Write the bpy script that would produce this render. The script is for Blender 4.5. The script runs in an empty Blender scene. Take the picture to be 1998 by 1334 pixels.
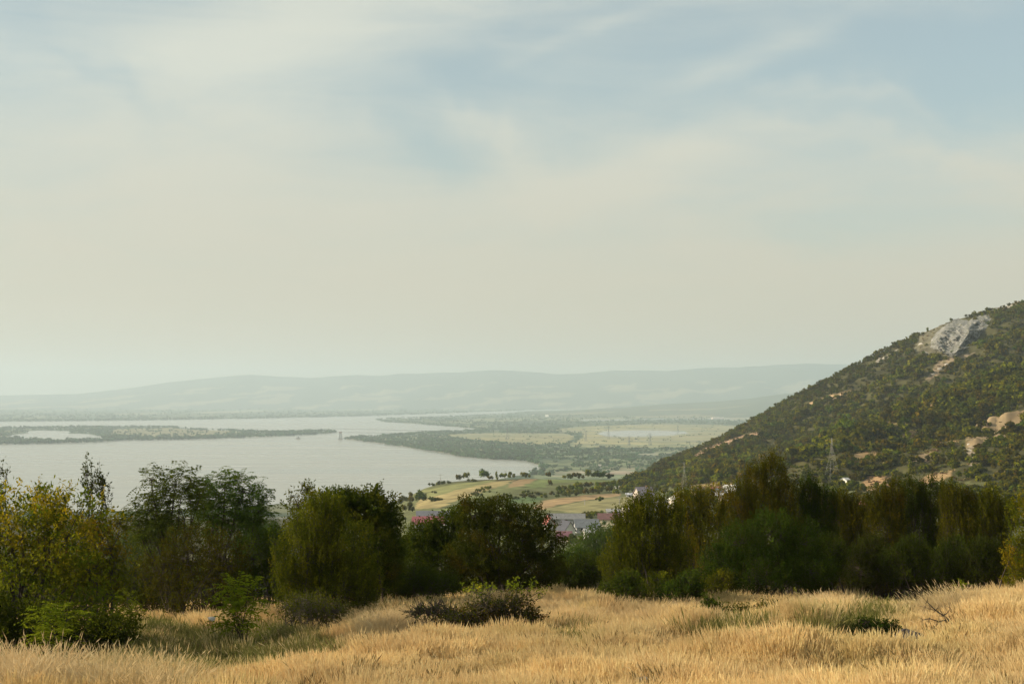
import bpy, math, random
import numpy as np
from math import radians, sin, cos, pi, sqrt
from mathutils import Vector, Matrix

random.seed(11)
rng = np.random.default_rng(11)

# ------------------------------------------------------------------ scene, camera, light
scene = bpy.context.scene
COL = scene.collection
RW, RH, F = 1998.0, 1334.0, 2775.0          # reference frame and focal length in its pixels
HORIZON = 772.0
PITCH = math.atan((HORIZON - RH / 2) / F)   # the camera looks slightly up

cam_data = bpy.data.cameras.new('camera')
cam_data.sensor_width = 36.0
cam_data.lens = 36.0 * F / RW
cam_data.clip_start = 0.1
cam_data.clip_end = 60000.0
cam = bpy.data.objects.new('camera', cam_data)
COL.objects.link(cam)
cam.location = (0, 0, 0)
cam.rotation_euler = (radians(90) + PITCH, 0, 0)
scene.camera = cam

SUN_AZ = radians(-98)      # clockwise from the view direction (+Y): the sun stands to the left
SUN_EL = radians(21)
sun_dir = Vector((sin(SUN_AZ) * cos(SUN_EL), cos(SUN_AZ) * cos(SUN_EL), sin(SUN_EL)))
sun_data = bpy.data.lights.new('sun', 'SUN')
sun_data.energy = 5.0
sun_data.angle = radians(0.6)
sun_data.color = (1.0, 0.86, 0.66)
sun = bpy.data.objects.new('sun', sun_data)
COL.objects.link(sun)
sun.rotation_euler = sun_dir.to_track_quat('Z', 'Y').to_euler()

world = bpy.data.worlds.new('World')
scene.world = world
world.use_nodes = True


class NT:
    """small helper to wire nodes"""
    def __init__(self, tree):
        self.t = tree
        tree.nodes.clear()

    def n(self, typ, inputs=None, **props):
        nd = self.t.nodes.new(typ)
        for k, v in props.items():
            setattr(nd, k, v)
        for k, v in (inputs or {}).items():
            s = nd.inputs[k]
            if isinstance(v, bpy.types.NodeSocket):
                self.t.links.new(v, s)
            else:
                s.default_value = v
        return nd

    def math(self, op, a, b=0.0, c=None, clamp=False):
        ins = {0: a, 1: b}
        if c is not None:
            ins[2] = c
        return self.n('ShaderNodeMath', ins, operation=op, use_clamp=clamp).outputs[0]

    def ramp(self, fac, stops):
        nd = self.n('ShaderNodeValToRGB', {0: fac})
        e = nd.color_ramp.elements
        while len(e) < len(stops):
            e.new(0.5)
        for el, (p, c) in zip(e, stops):
            el.position = p
            el.color = (c[0], c[1], c[2], 1) if len(c) == 3 else c
        return nd.outputs[0]

    def noise(self, vec, scale, detail=4.0, rough=0.5, dist=0.0):
        return self.n('ShaderNodeTexNoise', {'Vector': vec, 'Scale': scale, 'Detail': detail,
                                             'Roughness': rough, 'Distortion': dist}).outputs['Fac']

    def mix(self, fac, a, b, blend='MIX'):
        nd = self.n('ShaderNodeMix', data_type='RGBA', blend_type=blend)
        nd.clamp_factor = True
        for i, v in ((0, fac), (6, a), (7, b)):
            if isinstance(v, bpy.types.NodeSocket):
                self.t.links.new(v, nd.inputs[i])
            elif i == 0:
                nd.inputs[i].default_value = v
            else:
                nd.inputs[i].default_value = (v[0], v[1], v[2], 1)
        return nd.outputs[2]


w = NT(world.node_tree)
sky = w.n('ShaderNodeTexSky', sky_type='NISHITA', sun_disc=False, sun_elevation=SUN_EL, sun_rotation=SUN_AZ,
          altitude=300.0, air_density=1.0, dust_density=2.5, ozone_density=1.0)
bg_sky = w.n('ShaderNodeBackground', {'Color': w.mix(1.0, sky.outputs[0], (0.93, 1.06, 0.98), 'MULTIPLY'), 'Strength': 0.11})
tc = w.n('ShaderNodeTexCoord').outputs['Generated']
sep = w.n('ShaderNodeSeparateXYZ', {0: tc})
zc = w.math('MAXIMUM', w.math('ADD', sep.outputs[2], 0.30), 0.05)
px_ = w.math('DIVIDE', sep.outputs[0], zc)
py_ = w.math('DIVIDE', sep.outputs[1], zc)
cvec = w.n('ShaderNodeCombineXYZ', {0: px_, 1: py_, 2: 0.0}).outputs[0]
rot = w.n('ShaderNodeMapping', {0: cvec, 2: (0, 0, radians(32)), 3: (0.42, 1.1, 1.0), 1: (3.2, 1.4, 0)}).outputs[0]
n1 = w.noise(rot, 0.55, 7.0, 0.56, 0.6)
rot2 = w.n('ShaderNodeMapping', {0: cvec, 2: (0, 0, radians(-18)), 3: (0.7, 1.5, 1.0), 1: (7.0, 2.0, 0)}).outputs[0]
n2 = w.noise(rot2, 1.4, 6.0, 0.6, 0.8)
n12 = w.math('ADD', w.math('MULTIPLY', n1, 0.8), w.math('MULTIPLY', n2, 0.3))
# broad cloud sheets and clear lanes, placed by direction (azimuth tangent, elevation tangent)
yy_ = w.math('MAXIMUM', sep.outputs[1], 0.05)
du = w.math('DIVIDE', sep.outputs[0], yy_)
dv = w.math('DIVIDE', sep.outputs[2], yy_)
wob = w.math('MULTIPLY', w.math('SUBTRACT', w.noise(tc, 7.0, 4.0, 0.6), 0.5), 0.16)


def sheet(px, row, la, lb, ang, amp):
    """soft elongated patch: centre, half axes in reference pixels, tilt in degrees (up to the right)"""
    cu, cv = (px - 999) / F, (HORIZON - row) / F
    a = w.math('ADD', w.math('SUBTRACT', du, cu), wob)
    b = w.math('ADD', w.math('SUBTRACT', dv, cv), w.math('MULTIPLY', wob, 0.6))
    c_, s_ = cos(radians(ang)), sin(radians(ang))
    p = w.math('ADD', w.math('MULTIPLY', a, c_ * F / la), w.math('MULTIPLY', b, s_ * F / la))
    q = w.math('ADD', w.math('MULTIPLY', a, -s_ * F / lb), w.math('MULTIPLY', b, c_ * F / lb))
    r2 = w.math('ADD', w.math('MULTIPLY', p, p), w.math('MULTIPLY', q, q))
    return w.math('MULTIPLY', w.math('EXPONENT', w.math('MULTIPLY', r2, -1.0)), amp)


total = None
for args in [(1330, 120, 430, 90, 5, -0.15), (880, 150, 150, 60, 22, -0.14), (810, 300, 190, 62, -30, -0.15), (2000, 90, 380, 170, 10, -0.34), (160, 160, 240, 30, -26, -0.10), (30, 40, 150, 45, -24, -0.08),
             (450, 230, 400, 150, 14, 0.22), (560, 40, 400, 80, 14, 0.26), (980, 255, 190, 34, -32, 0.12), (1500, 90, 230, 28, 22, 0.15), (1250, 330, 330, 55, 18, 0.20), (1800, 290, 300, 36, -12, 0.16),
             (1700, 190, 220, 24, -14, 0.14), (1150, 60, 160, 16, 20, 0.12), (1700, 420, 450, 50, 5, -0.10)]:
    sh = sheet(*args)
    total = sh if total is None else w.math('ADD', total, sh)
low = w.math('MULTIPLY', w.math('SUBTRACT', 0.20, sep.outputs[2], clamp=True), 2.0)
fib = w.n('ShaderNodeMapping', {0: tc, 2: (0.0, radians(24), 0.0), 3: (5.0, 5.0, 26.0)}).outputs[0]
n3 = w.noise(fib, 1.0, 6.0, 0.62, 0.5)
cl = w.math('ADD', w.math('ADD', w.math('ADD', w.math('MULTIPLY', n12, 0.7), total), low), w.math('MULTIPLY', w.math('SUBTRACT', n3, 0.5), 0.5))
cmask = w.n('ShaderNodeMapRange', {0: cl, 1: 0.08, 2: 0.70, 3: 0.30, 4: 0.97}, interpolation_type='SMOOTHSTEP').outputs[0]
ccol = w.mix(w.n('ShaderNodeMapRange', {0: sep.outputs[2], 1: 0.02, 2: 0.22}).outputs[0], (0.462, 0.398, 0.288), (0.535, 0.548, 0.480))
bg_cloud = w.n('ShaderNodeBackground', {'Color': ccol, 'Strength': 1.0})
mixw = w.n('ShaderNodeMixShader', {0: cmask, 1: bg_sky.outputs[0], 2: bg_cloud.outputs[0]})
w.n('ShaderNodeOutputWorld', {0: mixw.outputs[0]})

vs = scene.view_settings
vs.view_transform = 'Standard'
vs.look = 'None'
vs.exposure = 0.4
vs.gamma = 1.0
vs.use_curve_mapping = False
scene.display_settings.display_device = 'sRGB'
scene.render.engine = 'CYCLES'
cy = scene.cycles
cy.use_denoising = True
try:
    cy.denoiser = 'OPENIMAGEDENOISE'
except Exception:
    pass
cy.max_bounces = 8
cy.diffuse_bounces = 3
cy.glossy_bounces = 2
cy.transmission_bounces = 4
cy.volume_bounces = 3
cy.transparent_max_bounces = 8
cy.caustics_reflective = False
cy.caustics_refractive = False

# ------------------------------------------------------------------ geometry helpers
WZ = -140.0        # water level, 140 m under the camera
cp, sp_ = cos(PITCH), sin(PITCH)


def at(px, row, Y):
    """world point on the sight line of a reference pixel, at depth Y"""
    u = (np.asarray(px, float) - RW / 2) / F
    v = (RH / 2 - np.asarray(row, float)) / F
    dy = cp - v * sp_
    dz = sp_ + v * cp
    return u / dy * Y, Y + 0 * u, dz / dy * Y


def slope(row):
    """dz/dy of a sight line"""
    v = (RH / 2 - np.asarray(row, float)) / F
    return (sp_ + v * cp) / (cp - v * sp_)


def row_of(y, z):
    s = np.asarray(z, float) / np.asarray(y, float)
    v = (s * cp - sp_) / (cp + s * sp_)
    return RH / 2 - v * F


def px_of(x, y, z):
    d = y * cp + z * sp_
    return RW / 2 + F * x / d


def x_of(px, row, Y):
    return at(px, row, Y)[0]


_ph = np.random.default_rng(5).uniform(0, 2 * pi, (8, 7))
_dir = np.random.default_rng(6).uniform(0, 2 * pi, (8, 7))


def snoise(x, y, wl, octs=4, gain=0.5, seed=0):
    """smooth pseudo noise in about -1..1 from rotated sine products"""
    out = np.zeros(np.broadcast(x, y).shape)
    amp, tot = 1.0, 0.0
    for o in range(octs):
        a = np.zeros_like(out)
        for k in range(7):
            th = _dir[(o + seed) % 8, k] + seed * 0.7
            f = 2 * pi / wl * (0.7 + 0.11 * k)
            a += np.sin((x * np.cos(th) + y * np.sin(th)) * f + _ph[(o + seed) % 8, k] + seed * 1.3)
        out += amp * a / 2.6
        tot += amp
        amp *= gain
        wl *= 0.47
    return out / tot


def noise3(p, wl, seed=0):
    return (snoise(p[:, 0] + 0.6 * p[:, 2], p[:, 1] - 0.35 * p[:, 2], wl, 2, 0.5, seed)
            + snoise(p[:, 2] + 0.4 * p[:, 0], p[:, 1] + 0.7 * p[:, 0], wl, 2, 0.5, seed + 3)) * 0.7


def inpoly(px, row, poly):
    px = np.asarray(px, float); row = np.asarray(row, float)
    res = np.zeros(px.shape, bool)
    n = len(poly)
    for i in range(n):
        x1, y1 = poly[i]; x2, y2 = poly[(i + 1) % n]
        if y1 == y2:
            continue
        c = ((y1 > row) != (y2 > row)) & (px < (x2 - x1) * (row - y1) / (y2 - y1) + x1)
        res ^= c
    return res


def sdpoly(px, row, poly):
    """signed distance in pixels (rows stretched), positive inside"""
    px = np.asarray(px, float); row = np.asarray(row, float)
    best = np.full(px.shape, 1e9)
    n = len(poly)
    for i in range(n):
        x1, y1 = poly[i]; x2, y2 = poly[(i + 1) % n]
        y1_, y2_ = y1 * 4, y2 * 4
        dx, dy = x2 - x1, y2_ - y1_
        t = np.clip(((px - x1) * dx + (row * 4 - y1_) * dy) / (dx * dx + dy * dy + 1e-9), 0, 1)
        d = np.hypot(px - x1 - t * dx, row * 4 - y1_ - t * dy)
        best = np.minimum(best, d)
    return np.where(inpoly(px, row, poly), best, -best)


def link(o):
    COL.objects.link(o)
    return o


def mesh_np(name, verts, faces, mat=None, attrs=None, smooth=False, link_it=True, parent=None, mat_idx=None):
    """verts Nx3, faces MxK int array (or a list of such arrays)"""
    me = bpy.data.meshes.new(name)
    verts = np.asarray(verts, np.float32)
    fl = faces if isinstance(faces, list) and isinstance(faces[0], np.ndarray) else [faces]
    fl = [np.asarray(f, np.int32) for f in fl if len(f)]
    loops = np.concatenate([f.ravel() for f in fl])
    sizes = np.concatenate([np.full(len(f), f.shape[1], np.int32) for f in fl])
    starts = np.concatenate([[0], np.cumsum(sizes)[:-1]]).astype(np.int32)
    me.vertices.add(len(verts)); me.vertices.foreach_set('co', verts.ravel())
    me.loops.add(len(loops)); me.loops.foreach_set('vertex_index', loops)
    me.polygons.add(len(sizes)); me.polygons.foreach_set('loop_start', starts)
    try:
        me.polygons.foreach_set('loop_total', sizes)
    except Exception:
        pass
    me.polygons.foreach_set('use_smooth', np.full(len(sizes), smooth, bool))
    for m in (mat if isinstance(mat, (list, tuple)) else [mat]):
        if m:
            me.materials.append(m)
    if mat_idx is not None:
        me.polygons.foreach_set('material_index', np.asarray(mat_idx, np.int32))
    for an, (dom, kind, data) in (attrs or {}).items():
        a = me.attributes.new(an, kind, dom)
        if kind == 'FLOAT':
            a.data.foreach_set('value', np.asarray(data, np.float32).ravel())
        elif kind == 'FLOAT_COLOR':
            a.data.foreach_set('color', np.asarray(data, np.float32).ravel())
    me.update()
    me.validate()
    o = bpy.data.objects.new(name, me)
    if parent is not None:
        o.parent = parent
    if link_it:
        link(o)
    return o


def grid_faces(nr, nc):
    i = np.arange(nr - 1)[:, None] * nc + np.arange(nc - 1)[None, :]
    i = i.ravel()
    return np.stack([i, i + 1, i + nc + 1, i + nc], 1)


def tag(o, label=None, cat=None, group=None, kind=None):
    if label: o['label'] = label
    if cat: o['category'] = cat
    if group: o['group'] = group
    if kind: o['kind'] = kind
    return o


def empty(name, loc, label=None, cat=None, group=None, rz=0.0):
    o = bpy.data.objects.new(name, None)
    o.empty_display_size = 0.2
    o.location = loc
    o.rotation_euler = (0, 0, rz)
    link(o)
    return tag(o, label, cat, group)


# ------------------------------------------------------------------ materials
def new_mat(name):
    m = bpy.data.materials.new(name)
    m.use_nodes = True
    return m, NT(m.node_tree)


def plain(name, col, rough=0.8, var=0.15, scale=3.0, metal=0.0):
    m, t = new_mat(name)
    pos = t.n('ShaderNodeNewGeometry').outputs['Position']
    nz = t.noise(pos, scale, 5.0, 0.6)
    c2 = [max(0, c * (1 - var)) for c in col]
    c1 = [min(1, c * (1 + var)) for c in col]
    c = t.ramp(nz, [(0.3, c2), (0.7, c1)])
    b = t.n('ShaderNodeBsdfPrincipled', {'Base Color': c, 'Roughness': rough, 'Metallic': metal})
    t.n('ShaderNodeOutputMaterial', {0: b.outputs[0]})
    return m


def leaf_mat(name, cols, autumn=(0.30, 0.16, 0.02), transl=0.35, objvar=0.25, spec=0.0):
    """foliage: colour per leaf from attribute 'rnd', autumn share from attribute 'yel'"""
    m, t = new_mat(name)
    r = t.n('ShaderNodeAttribute', attribute_name='rnd').outputs['Fac']
    y = t.n('ShaderNodeAttribute', attribute_name='yel').outputs['Fac']
    oi = t.n('ShaderNodeObjectInfo').outputs['Random']
    k = len(cols)
    macro = t.n('ShaderNodeMapRange', {0: t.noise(t.n('ShaderNodeObjectInfo').outputs['Location'], 0.012, 4.0, 0.6), 1: 0.32, 2: 0.68, 3: 0.62, 4: 1.40}).outputs[0] if name.startswith('far') else 1.0
    c = t.ramp(r, [(i / max(1, k - 1), cols[i]) for i in range(k)])
    c = t.mix(y, c, autumn)
    hs = t.n('ShaderNodeHueSaturation', {'Color': c,
             'Hue': t.math('ADD', t.math('MULTIPLY', oi, 0.05 * objvar / 0.25), 0.5 - 0.025 * objvar / 0.25),
             'Value': t.math('MULTIPLY', t.math('ADD', t.math('MULTIPLY', oi, objvar * 2), 1 - objvar), macro)}).outputs[0]
    d = t.n('ShaderNodeBsdfDiffuse', {'Color': hs})
    tr = t.n('ShaderNodeBsdfTranslucent', {'Color': t.mix(0.35, hs, (0.30, 0.32, 0.02), 'MIX')})
    mx = t.n('ShaderNodeMixShader', {0: transl, 1: d.outputs[0], 2: tr.outputs[0]})
    g = t.n('ShaderNodeBsdfGlossy', {'Color': (1, 1, 1, 1), 'Roughness': 0.45})
    mx2 = t.n('ShaderNodeMixShader', {0: spec, 1: mx.outputs[0], 2: g.outputs[0]})
    t.n('ShaderNodeOutputMaterial', {0: mx2.outputs[0]})
    return m


M = {}
M['bark'] = plain('bark', (0.040, 0.029, 0.020), 0.9, 0.35, 30)
M['bark_pale'] = plain('bark_pale', (0.10, 0.08, 0.06), 0.9, 0.3, 30)

# ------------------------------------------------------------------ landform tables
def make_table(cols, pxs, dmin, dmax, nd=260, sm_d=3, sm_p=2):
    """cols: {px: [(D, row), ...]} -> regular table of heights over (px, log D)"""
    s = np.linspace(math.log(dmin), math.log(dmax), nd)
    D = np.exp(s)
    keys = sorted(cols)
    Z = []
    for k in keys:
        ds = np.array([d for d, r in cols[k]], float)
        zs = np.array([slope(r) * d if r < 5000 else -(r - 5000) for d, r in cols[k]], float)
        Z.append(np.interp(D, ds, zs))
    Z = np.array(Z)
    T = np.stack([np.interp(pxs, keys, Z[:, j]) for j in range(nd)], 1)

    def smooth(A, n, ax):
        for _ in range(n):
            A = np.apply_along_axis(lambda v: np.convolve(np.pad(v, 1, 'edge'), [0.25, 0.5, 0.25], 'valid'), ax, A)
        return A
    T = smooth(T, sm_d, 1)
    T = smooth(T, sm_p, 0)
    return (pxs, s, T)


def lookup(tb, px, D):
    pxs, s, T = tb
    a = np.clip((np.asarray(px, float) - pxs[0]) / (pxs[1] - pxs[0]), 0, len(pxs) - 1.001)
    b = np.clip((np.log(np.maximum(D, 1e-3)) - s[0]) / (s[1] - s[0]), 0, len(s) - 1.001)
    i = a.astype(int); j = b.astype(int); fa = a - i; fb = b - j
    return ((1 - fa) * (1 - fb) * T[i, j] + fa * (1 - fb) * T[i + 1, j]
            + (1 - fa) * fb * T[i, j + 1] + fa * fb * T[i + 1, j + 1])


near_cols = {
    0:    [(8, 1600), (12, 1470), (15, 1390), (17, 1338), (19, 1350), (23, 1352), (28, 1318), (33, 1275), (38, 1245), (45, 1225), (60, 1215)],
    250:  [(8, 1600), (12, 1475), (15, 1400), (17, 1356), (19, 1366), (23, 1340), (28, 1285), (33, 1246), (38, 1225), (45, 1210), (60, 1205)],
    420:  [(8, 1600), (12, 1475), (15, 1400), (18, 1370), (20, 1362), (23, 1330), (28, 1282), (33, 1238), (38, 1222), (45, 1208), (60, 1205)],
    600:  [(8, 1600), (12, 1475), (15, 1395), (18, 1342), (21, 1325), (23, 1322), (28, 1282), (33, 1238), (38, 1215), (45, 1205), (60, 1205)],
    760:  [(8, 1600), (12, 1470), (15, 1390), (18, 1335), (21, 1298), (24, 1288), (27, 1262), (30, 1225), (33, 1222), (38, 1205), (45, 1200), (60, 1205)],
    1000: [(8, 1600), (12, 1465), (15, 1385), (18, 1330), (21, 1290), (24, 1276), (28, 1262), (33, 1214), (38, 1188), (45, 1188), (60, 1205)],
    1300: [(8, 1600), (12, 1460), (15, 1375), (18, 1312), (21, 1272), (24, 1254), (28, 1254), (33, 1212), (38, 1184), (45, 1186), (60, 1205)],
    1500: [(8, 1600), (12, 1455), (15, 1370), (18, 1302), (21, 1260), (24, 1238), (28, 1248), (33, 1205), (38, 1182), (45, 1190), (60, 1210)],
    1640: [(8, 1600), (12, 1450), (15, 1366), (18, 1296), (21, 1250), (24, 1226), (28, 1240), (33, 1212), (38, 1196), (45, 1200), (60, 1215)],
    1780: [(8, 1600), (12, 1450), (15, 1362), (18, 1288), (21, 1240), (24, 1212), (28, 1222), (33, 1222), (38, 1210), (45, 1205), (60, 1215)],
    2000: [(8, 1600), (12, 1445), (15, 1356), (18, 1276), (21, 1222), (24, 1196), (28, 1186), (33, 1186), (38, 1186), (45, 1192), (60, 1210)],
    2300: [(8, 1600), (12, 1440), (15, 1350), (18, 1262), (21, 1205), (24, 1175), (28, 1160), (33, 1160), (38, 1170), (45, 1180), (60, 1205)],
}
near_tb = make_table(near_cols, np.arange(-600, 2700, 25.0), 6, 62, 240, 4, 3)


def near_z(x, y):
    x = np.asarray(x, float); y = np.asarray(y, float)
    yy = np.maximum(y, 6.0)
    px = 999 + F * x / (yy * 1.003)
    z = lookup(near_tb, px, yy)
    t = np.clip((y - 6.0) / 5.0, 0, 1)
    z0 = -1.75 - 0.105 * np.maximum(y, -20)
    z = z * t + z0 * (1 - t)
    b = np.clip((y - 13) / 6, 0, 1)
    z = z + 0.09
    z = z + 0.15 * snoise(x, y, 3.2, 3, 0.5, 1) * (0.4 + b) + 0.05 * snoise(x, y, 1.1, 2, 0.5, 2)
    return z


RIDGE = [(1180, 925), (1230, 918), (1270, 909), (1300, 899), (1350, 880), (1400, 858), (1450, 832), (1500, 805), (1550, 779),
         (1600, 751), (1650, 723), (1700, 696), (1750, 671), (1800, 647), (1850, 623), (1900, 605), (1950, 595), (2000, 587), (2150, 560), (2400, 520)]
rpx = [a for a, b in RIDGE]; rrw = [b - 9 * min(1.0, max(0.0, (a - 1350) / 400)) - 7 * min(1.0, max(0.0, (a - 1900) / 90)) for a, b in RIDGE]
val_cols = {}
for p in (-800, -300, 0, 300, 600, 720):
    val_cols[p] = [(50, 1207), (60, 1212), (100, 1242), (150, 1214), (300, 1118), (450, 1065), (600, 1040), (900, 1012), (1150, 5118), (1400, 5134), (1750, 5143), (2100, 5150)]
val_cols[780] = [(50, 1207), (60, 1212), (100, 1242), (150, 1214), (300, 1112), (450, 1036), (600, 1012), (750, 996), (900, 985), (1150, 5112), (1400, 5132), (1750, 5143), (2100, 5150)]
for p, r6, r75, r9 in ((820, 1004, 978, 957), (860, 1001, 968, 944), (900, 999, 962, 937), (960, 996, 958, 932), (1040, 992, 958, 933),
                       (1130, 990, 960, 934), (1200, 988, 962, 934)):
    val_cols[p] = [(50, 1207), (60, 1212), (100, 1242), (150, 1214), (300, 1112), (450, 1036), (530, 1015), (600, r6), (750, r75), (900, r9),
                   (1150, 5095), (1400, 5126), (1750, 5143), (2100, 5150)]
for p in (1270, 1350, 1400, 1500, 1600, 1700, 1850, 2000, 2300, 2800):
    rr = float(np.interp(p, rpx, rrw))
    base = float(np.interp(p, [1270, 1500, 1700, 2000, 2800], [1030, 1022, 1010, 985, 930]))
    k = [(450, 0.0), (600, 0.30), (750, 0.42), (900, 0.55), (1000, 0.64), (1150, 0.82), (1300, 1.0)]
    if p < 1500:
        k = [(450, 0.0), (600, 0.36), (750, 0.55), (900, 0.70), (1000, 0.80), (1150, 0.91), (1300, 1.0)]
    val_cols[p] = [(50, 1207), (60, 1212), (100, 1242), (150, 1210), (300, float(base + 70))]
    val_cols[p] += [(d, base + (rr - base) * f) for d, f in k]
    zr = slope(rr) * 1300
    val_cols[p] += [(1500, 5000 - (zr - 22)), (1800, 5000 - min(zr - 60, -95)), (2100, 5150)]
val_tb = make_table(val_cols, np.arange(-800, 2825, 12.5), 45, 2200, 420, 2, 2)


def val_z(x, y, detail=True):
    x = np.asarray(x, float); y = np.asarray(y, float)
    px = 999 + F * x / (y * 1.003)
    z = lookup(val_tb, px, y)
    if detail:
        # gullies and humps on the hillside, gentle swells in the fields
        m = np.clip((px - 1330) / 250, 0, 1) * np.clip((y - 420) / 250, 0, 1) * np.clip((1300 - y) / 150, 0.06, 1)
        g = 9.0 * snoise(x + 0.35 * y, y * 0.8, 210, 4, 0.5, 3) + 3.0 * snoise(x - 0.2 * y, y, 70, 3, 0.5, 4)
        calm = 1 - 0.9 * np.exp(-((px - 1735) / 120) ** 2 - ((y - 890) / 110) ** 2)
        m = m * calm
        z = z + g * m
        u = y - (695 + (px - 1500) * 0.30) - 25 * np.sin(px / 90.0)
        ms = np.clip((px - 1490) / 160, 0, 1) * calm
        z = z + ms * (13 * np.exp(-(u / 62) ** 2) - 9 * np.exp(-((u - 125) / 55) ** 2))
        u = y - (1040 + (px - 1600) * 0.12) - 20 * np.sin(px / 70.0 + 1.0)
        z = z + np.clip((px - 1560) / 200, 0, 1) * (7 * np.exp(-(u / 50) ** 2) - 6 * np.exp(-((u - 85) / 45) ** 2))
        mf = np.clip((y - 300) / 300, 0, 1) * (1 - m) * np.clip((1250 - y) / 200, 0, 1)
        z = z + mf * 0.8 * snoise(x, y, 120, 3, 0.5, 5)
    z = z - 0.4 * np.clip((72 - y) / 14, 0, 1)
    return z


def val_D(px, row, d0=420.0, d1=1320.0):
    """depth where the sight line of a pixel meets the valley ground"""
    D = np.linspace(d0, d1, 700)
    x = (px - 999) / F * D * 1.003
    r = row_of(D, val_z(x, D))
    vis = np.minimum.accumulate(r)
    k = np.argmax(vis <= row)
    if vis[-1] > row:
        k = len(D) - 1
    return float(D[k])


def ground(px, row, **kw):
    D = val_D(px, row, **kw)
    x = (px - 999) / F * D * 1.003
    return Vector((x, D, float(val_z(x, D))))


# --- ground colours: real land colours, stored per vertex
STRAW = (0.40, 0.29, 0.13); TAN = (0.32, 0.22, 0.11); GREENF = (0.16, 0.20, 0.05); OLIVE = (0.15, 0.15, 0.055)
SCRUB = (0.072, 0.066, 0.024); DARKG = (0.05, 0.065, 0.025); BROWN = (0.24, 0.15, 0.08); PALE = (0.42, 0.33, 0.22); ROCKY = (0.33, 0.30, 0.25)
FIELDS = [
    ([(700, 1100), (700, 940), (2100, 940), (2100, 1100)], (0.13, 0.135, 0.055)),
    ([(828, 956), (900, 942), (975, 934), (960, 942), (880, 965), (840, 972)], (0.22, 0.22, 0.085)),
    ([(820, 975), (880, 960), (950, 942), (1005, 936), (975, 950), (900, 974), (860, 990), (810, 992)], (0.34, 0.27, 0.12)),
    ([(905, 972), (960, 952), (1010, 938), (1045, 938), (1020, 952), (985, 962), (930, 975)], (0.18, 0.19, 0.075)),
    ([(1000, 940), (1030, 930), (1055, 931), (1020, 948), (985, 952)], TAN),
    ([(1022, 953), (1055, 932), (1245, 930), (1245, 938), (1075, 942), (1060, 952)], (0.17, 0.20, 0.07)),
    ([(800, 1010), (850, 994), (930, 985), (990, 990), (985, 1000), (880, 1012)], (0.20, 0.23, 0.075)),
    ([(1040, 992), (1060, 976), (1130, 967), (1205, 961), (1212, 967), (1150, 975), (1090, 984), (1055, 995)], (0.38, 0.255, 0.13)),
    ([(1060, 994), (1110, 982), (1200, 970), (1245, 968), (1245, 980), (1200, 996), (1120, 1000)], (0.27, 0.24, 0.11)),
    ([(985, 972), (1035, 968), (1060, 972), (1040, 980), (985, 982)], (0.12, 0.17, 0.06)),
    ([(1310, 962), (1340, 948), (1400, 940), (1440, 930), (1450, 940), (1400, 960), (1330, 975)], (0.38, 0.28, 0.11)),
    ([(1335, 905), (1365, 878), (1420, 857), (1478, 842), (1480, 848), (1440, 868), (1400, 884), (1360, 902)], (0.34, 0.22, 0.14)),
    ([(1560, 795), (1590, 778), (1650, 762), (1660, 766), (1640, 775), (1590, 790)], (0.38, 0.26, 0.15)),
    ([(1660, 890), (1700, 866), (1770, 840), (1815, 838), (1790, 858), (1730, 880), (1675, 897)], (0.27, 0.18, 0.085)),
    ([(1650, 832), (1690, 824), (1765, 825), (1765, 831), (1660, 838)], TAN),
    ([(1785, 798), (1812, 788), (1822, 792), (1795, 802)], (0.40, 0.24, 0.12)),
    ([(1880, 850), (1900, 832), (1930, 820), (1950, 812), (2010, 795), (2040, 798), (2020, 830), (1985, 850), (1930, 868), (1885, 870)], (0.29, 0.21, 0.115)),
    ([(1775, 893), (1800, 882), (1830, 862), (1836, 868), (1810, 900), (1780, 902)], (0.28, 0.20, 0.11)),
    ([(1840, 852), (1862, 850), (1868, 862), (1850, 864)], (0.44, 0.28, 0.13)),
    ([(1880, 872), (1895, 868), (1905, 905), (1890, 910)], (0.34, 0.27, 0.19)),
    ([(1670, 945), (1700, 926), (1740, 932), (1740, 950), (1680, 960)], (0.38, 0.24, 0.12)),
    ([(1780, 940), (1810, 925), (1860, 915), (1850, 930), (1800, 945)], (0.38, 0.25, 0.12)),
    ([(1930, 925), (1960, 919), (1985, 925), (1950, 932)], (0.36, 0.23, 0.14)),
    ([(1780, 680), (1792, 655), (1830, 625), (1850, 625), (1850, 690), (1810, 700)], (0.15, 0.135, 0.085)),
    ([(1690, 715), (1735, 690), (1750, 678), (1740, 690), (1710, 712)], ROCKY),
    ([(1830, 705), (1880, 690), (1900, 690), (1850, 712), (1815, 740), (1800, 742)], (0.26, 0.20, 0.13)),
    ([(1930, 597), (1985, 585), (2000, 584), (1985, 596), (1935, 606)], ROCKY),
]
CLIFFP = [(1822, 700), (1820, 660), (1842, 640), (1870, 622), (1936, 616), (1934, 650), (1908, 692), (1870, 704)]
HALF = [FIELDS[-5][0]]
CLEAR = [f[0] for f in FIELDS[11:-5] + FIELDS[-4:]] + [FIELDS[10][0], CLIFFP]


def val_color(px, row, x, y):
    c = np.zeros(px.shape + (3,)) + np.array(SCRUB)
    wx = px + 4.0 * snoise(x, y, 60, 3, 0.6, 2); wy = row + 1.2 * snoise(x, y, 45, 3, 0.6, 6)
    for poly, col in FIELDS:
        m = inpoly(wx, wy, poly)
        c[m] = col
    n = snoise(x, y, 26, 3, 0.6, 1)[..., None]
    n2 = snoise(x + 50, y, 9, 2, 0.6, 5)[..., None]
    return c * (1 + 0.24 * n + 0.20 * n2)


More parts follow.
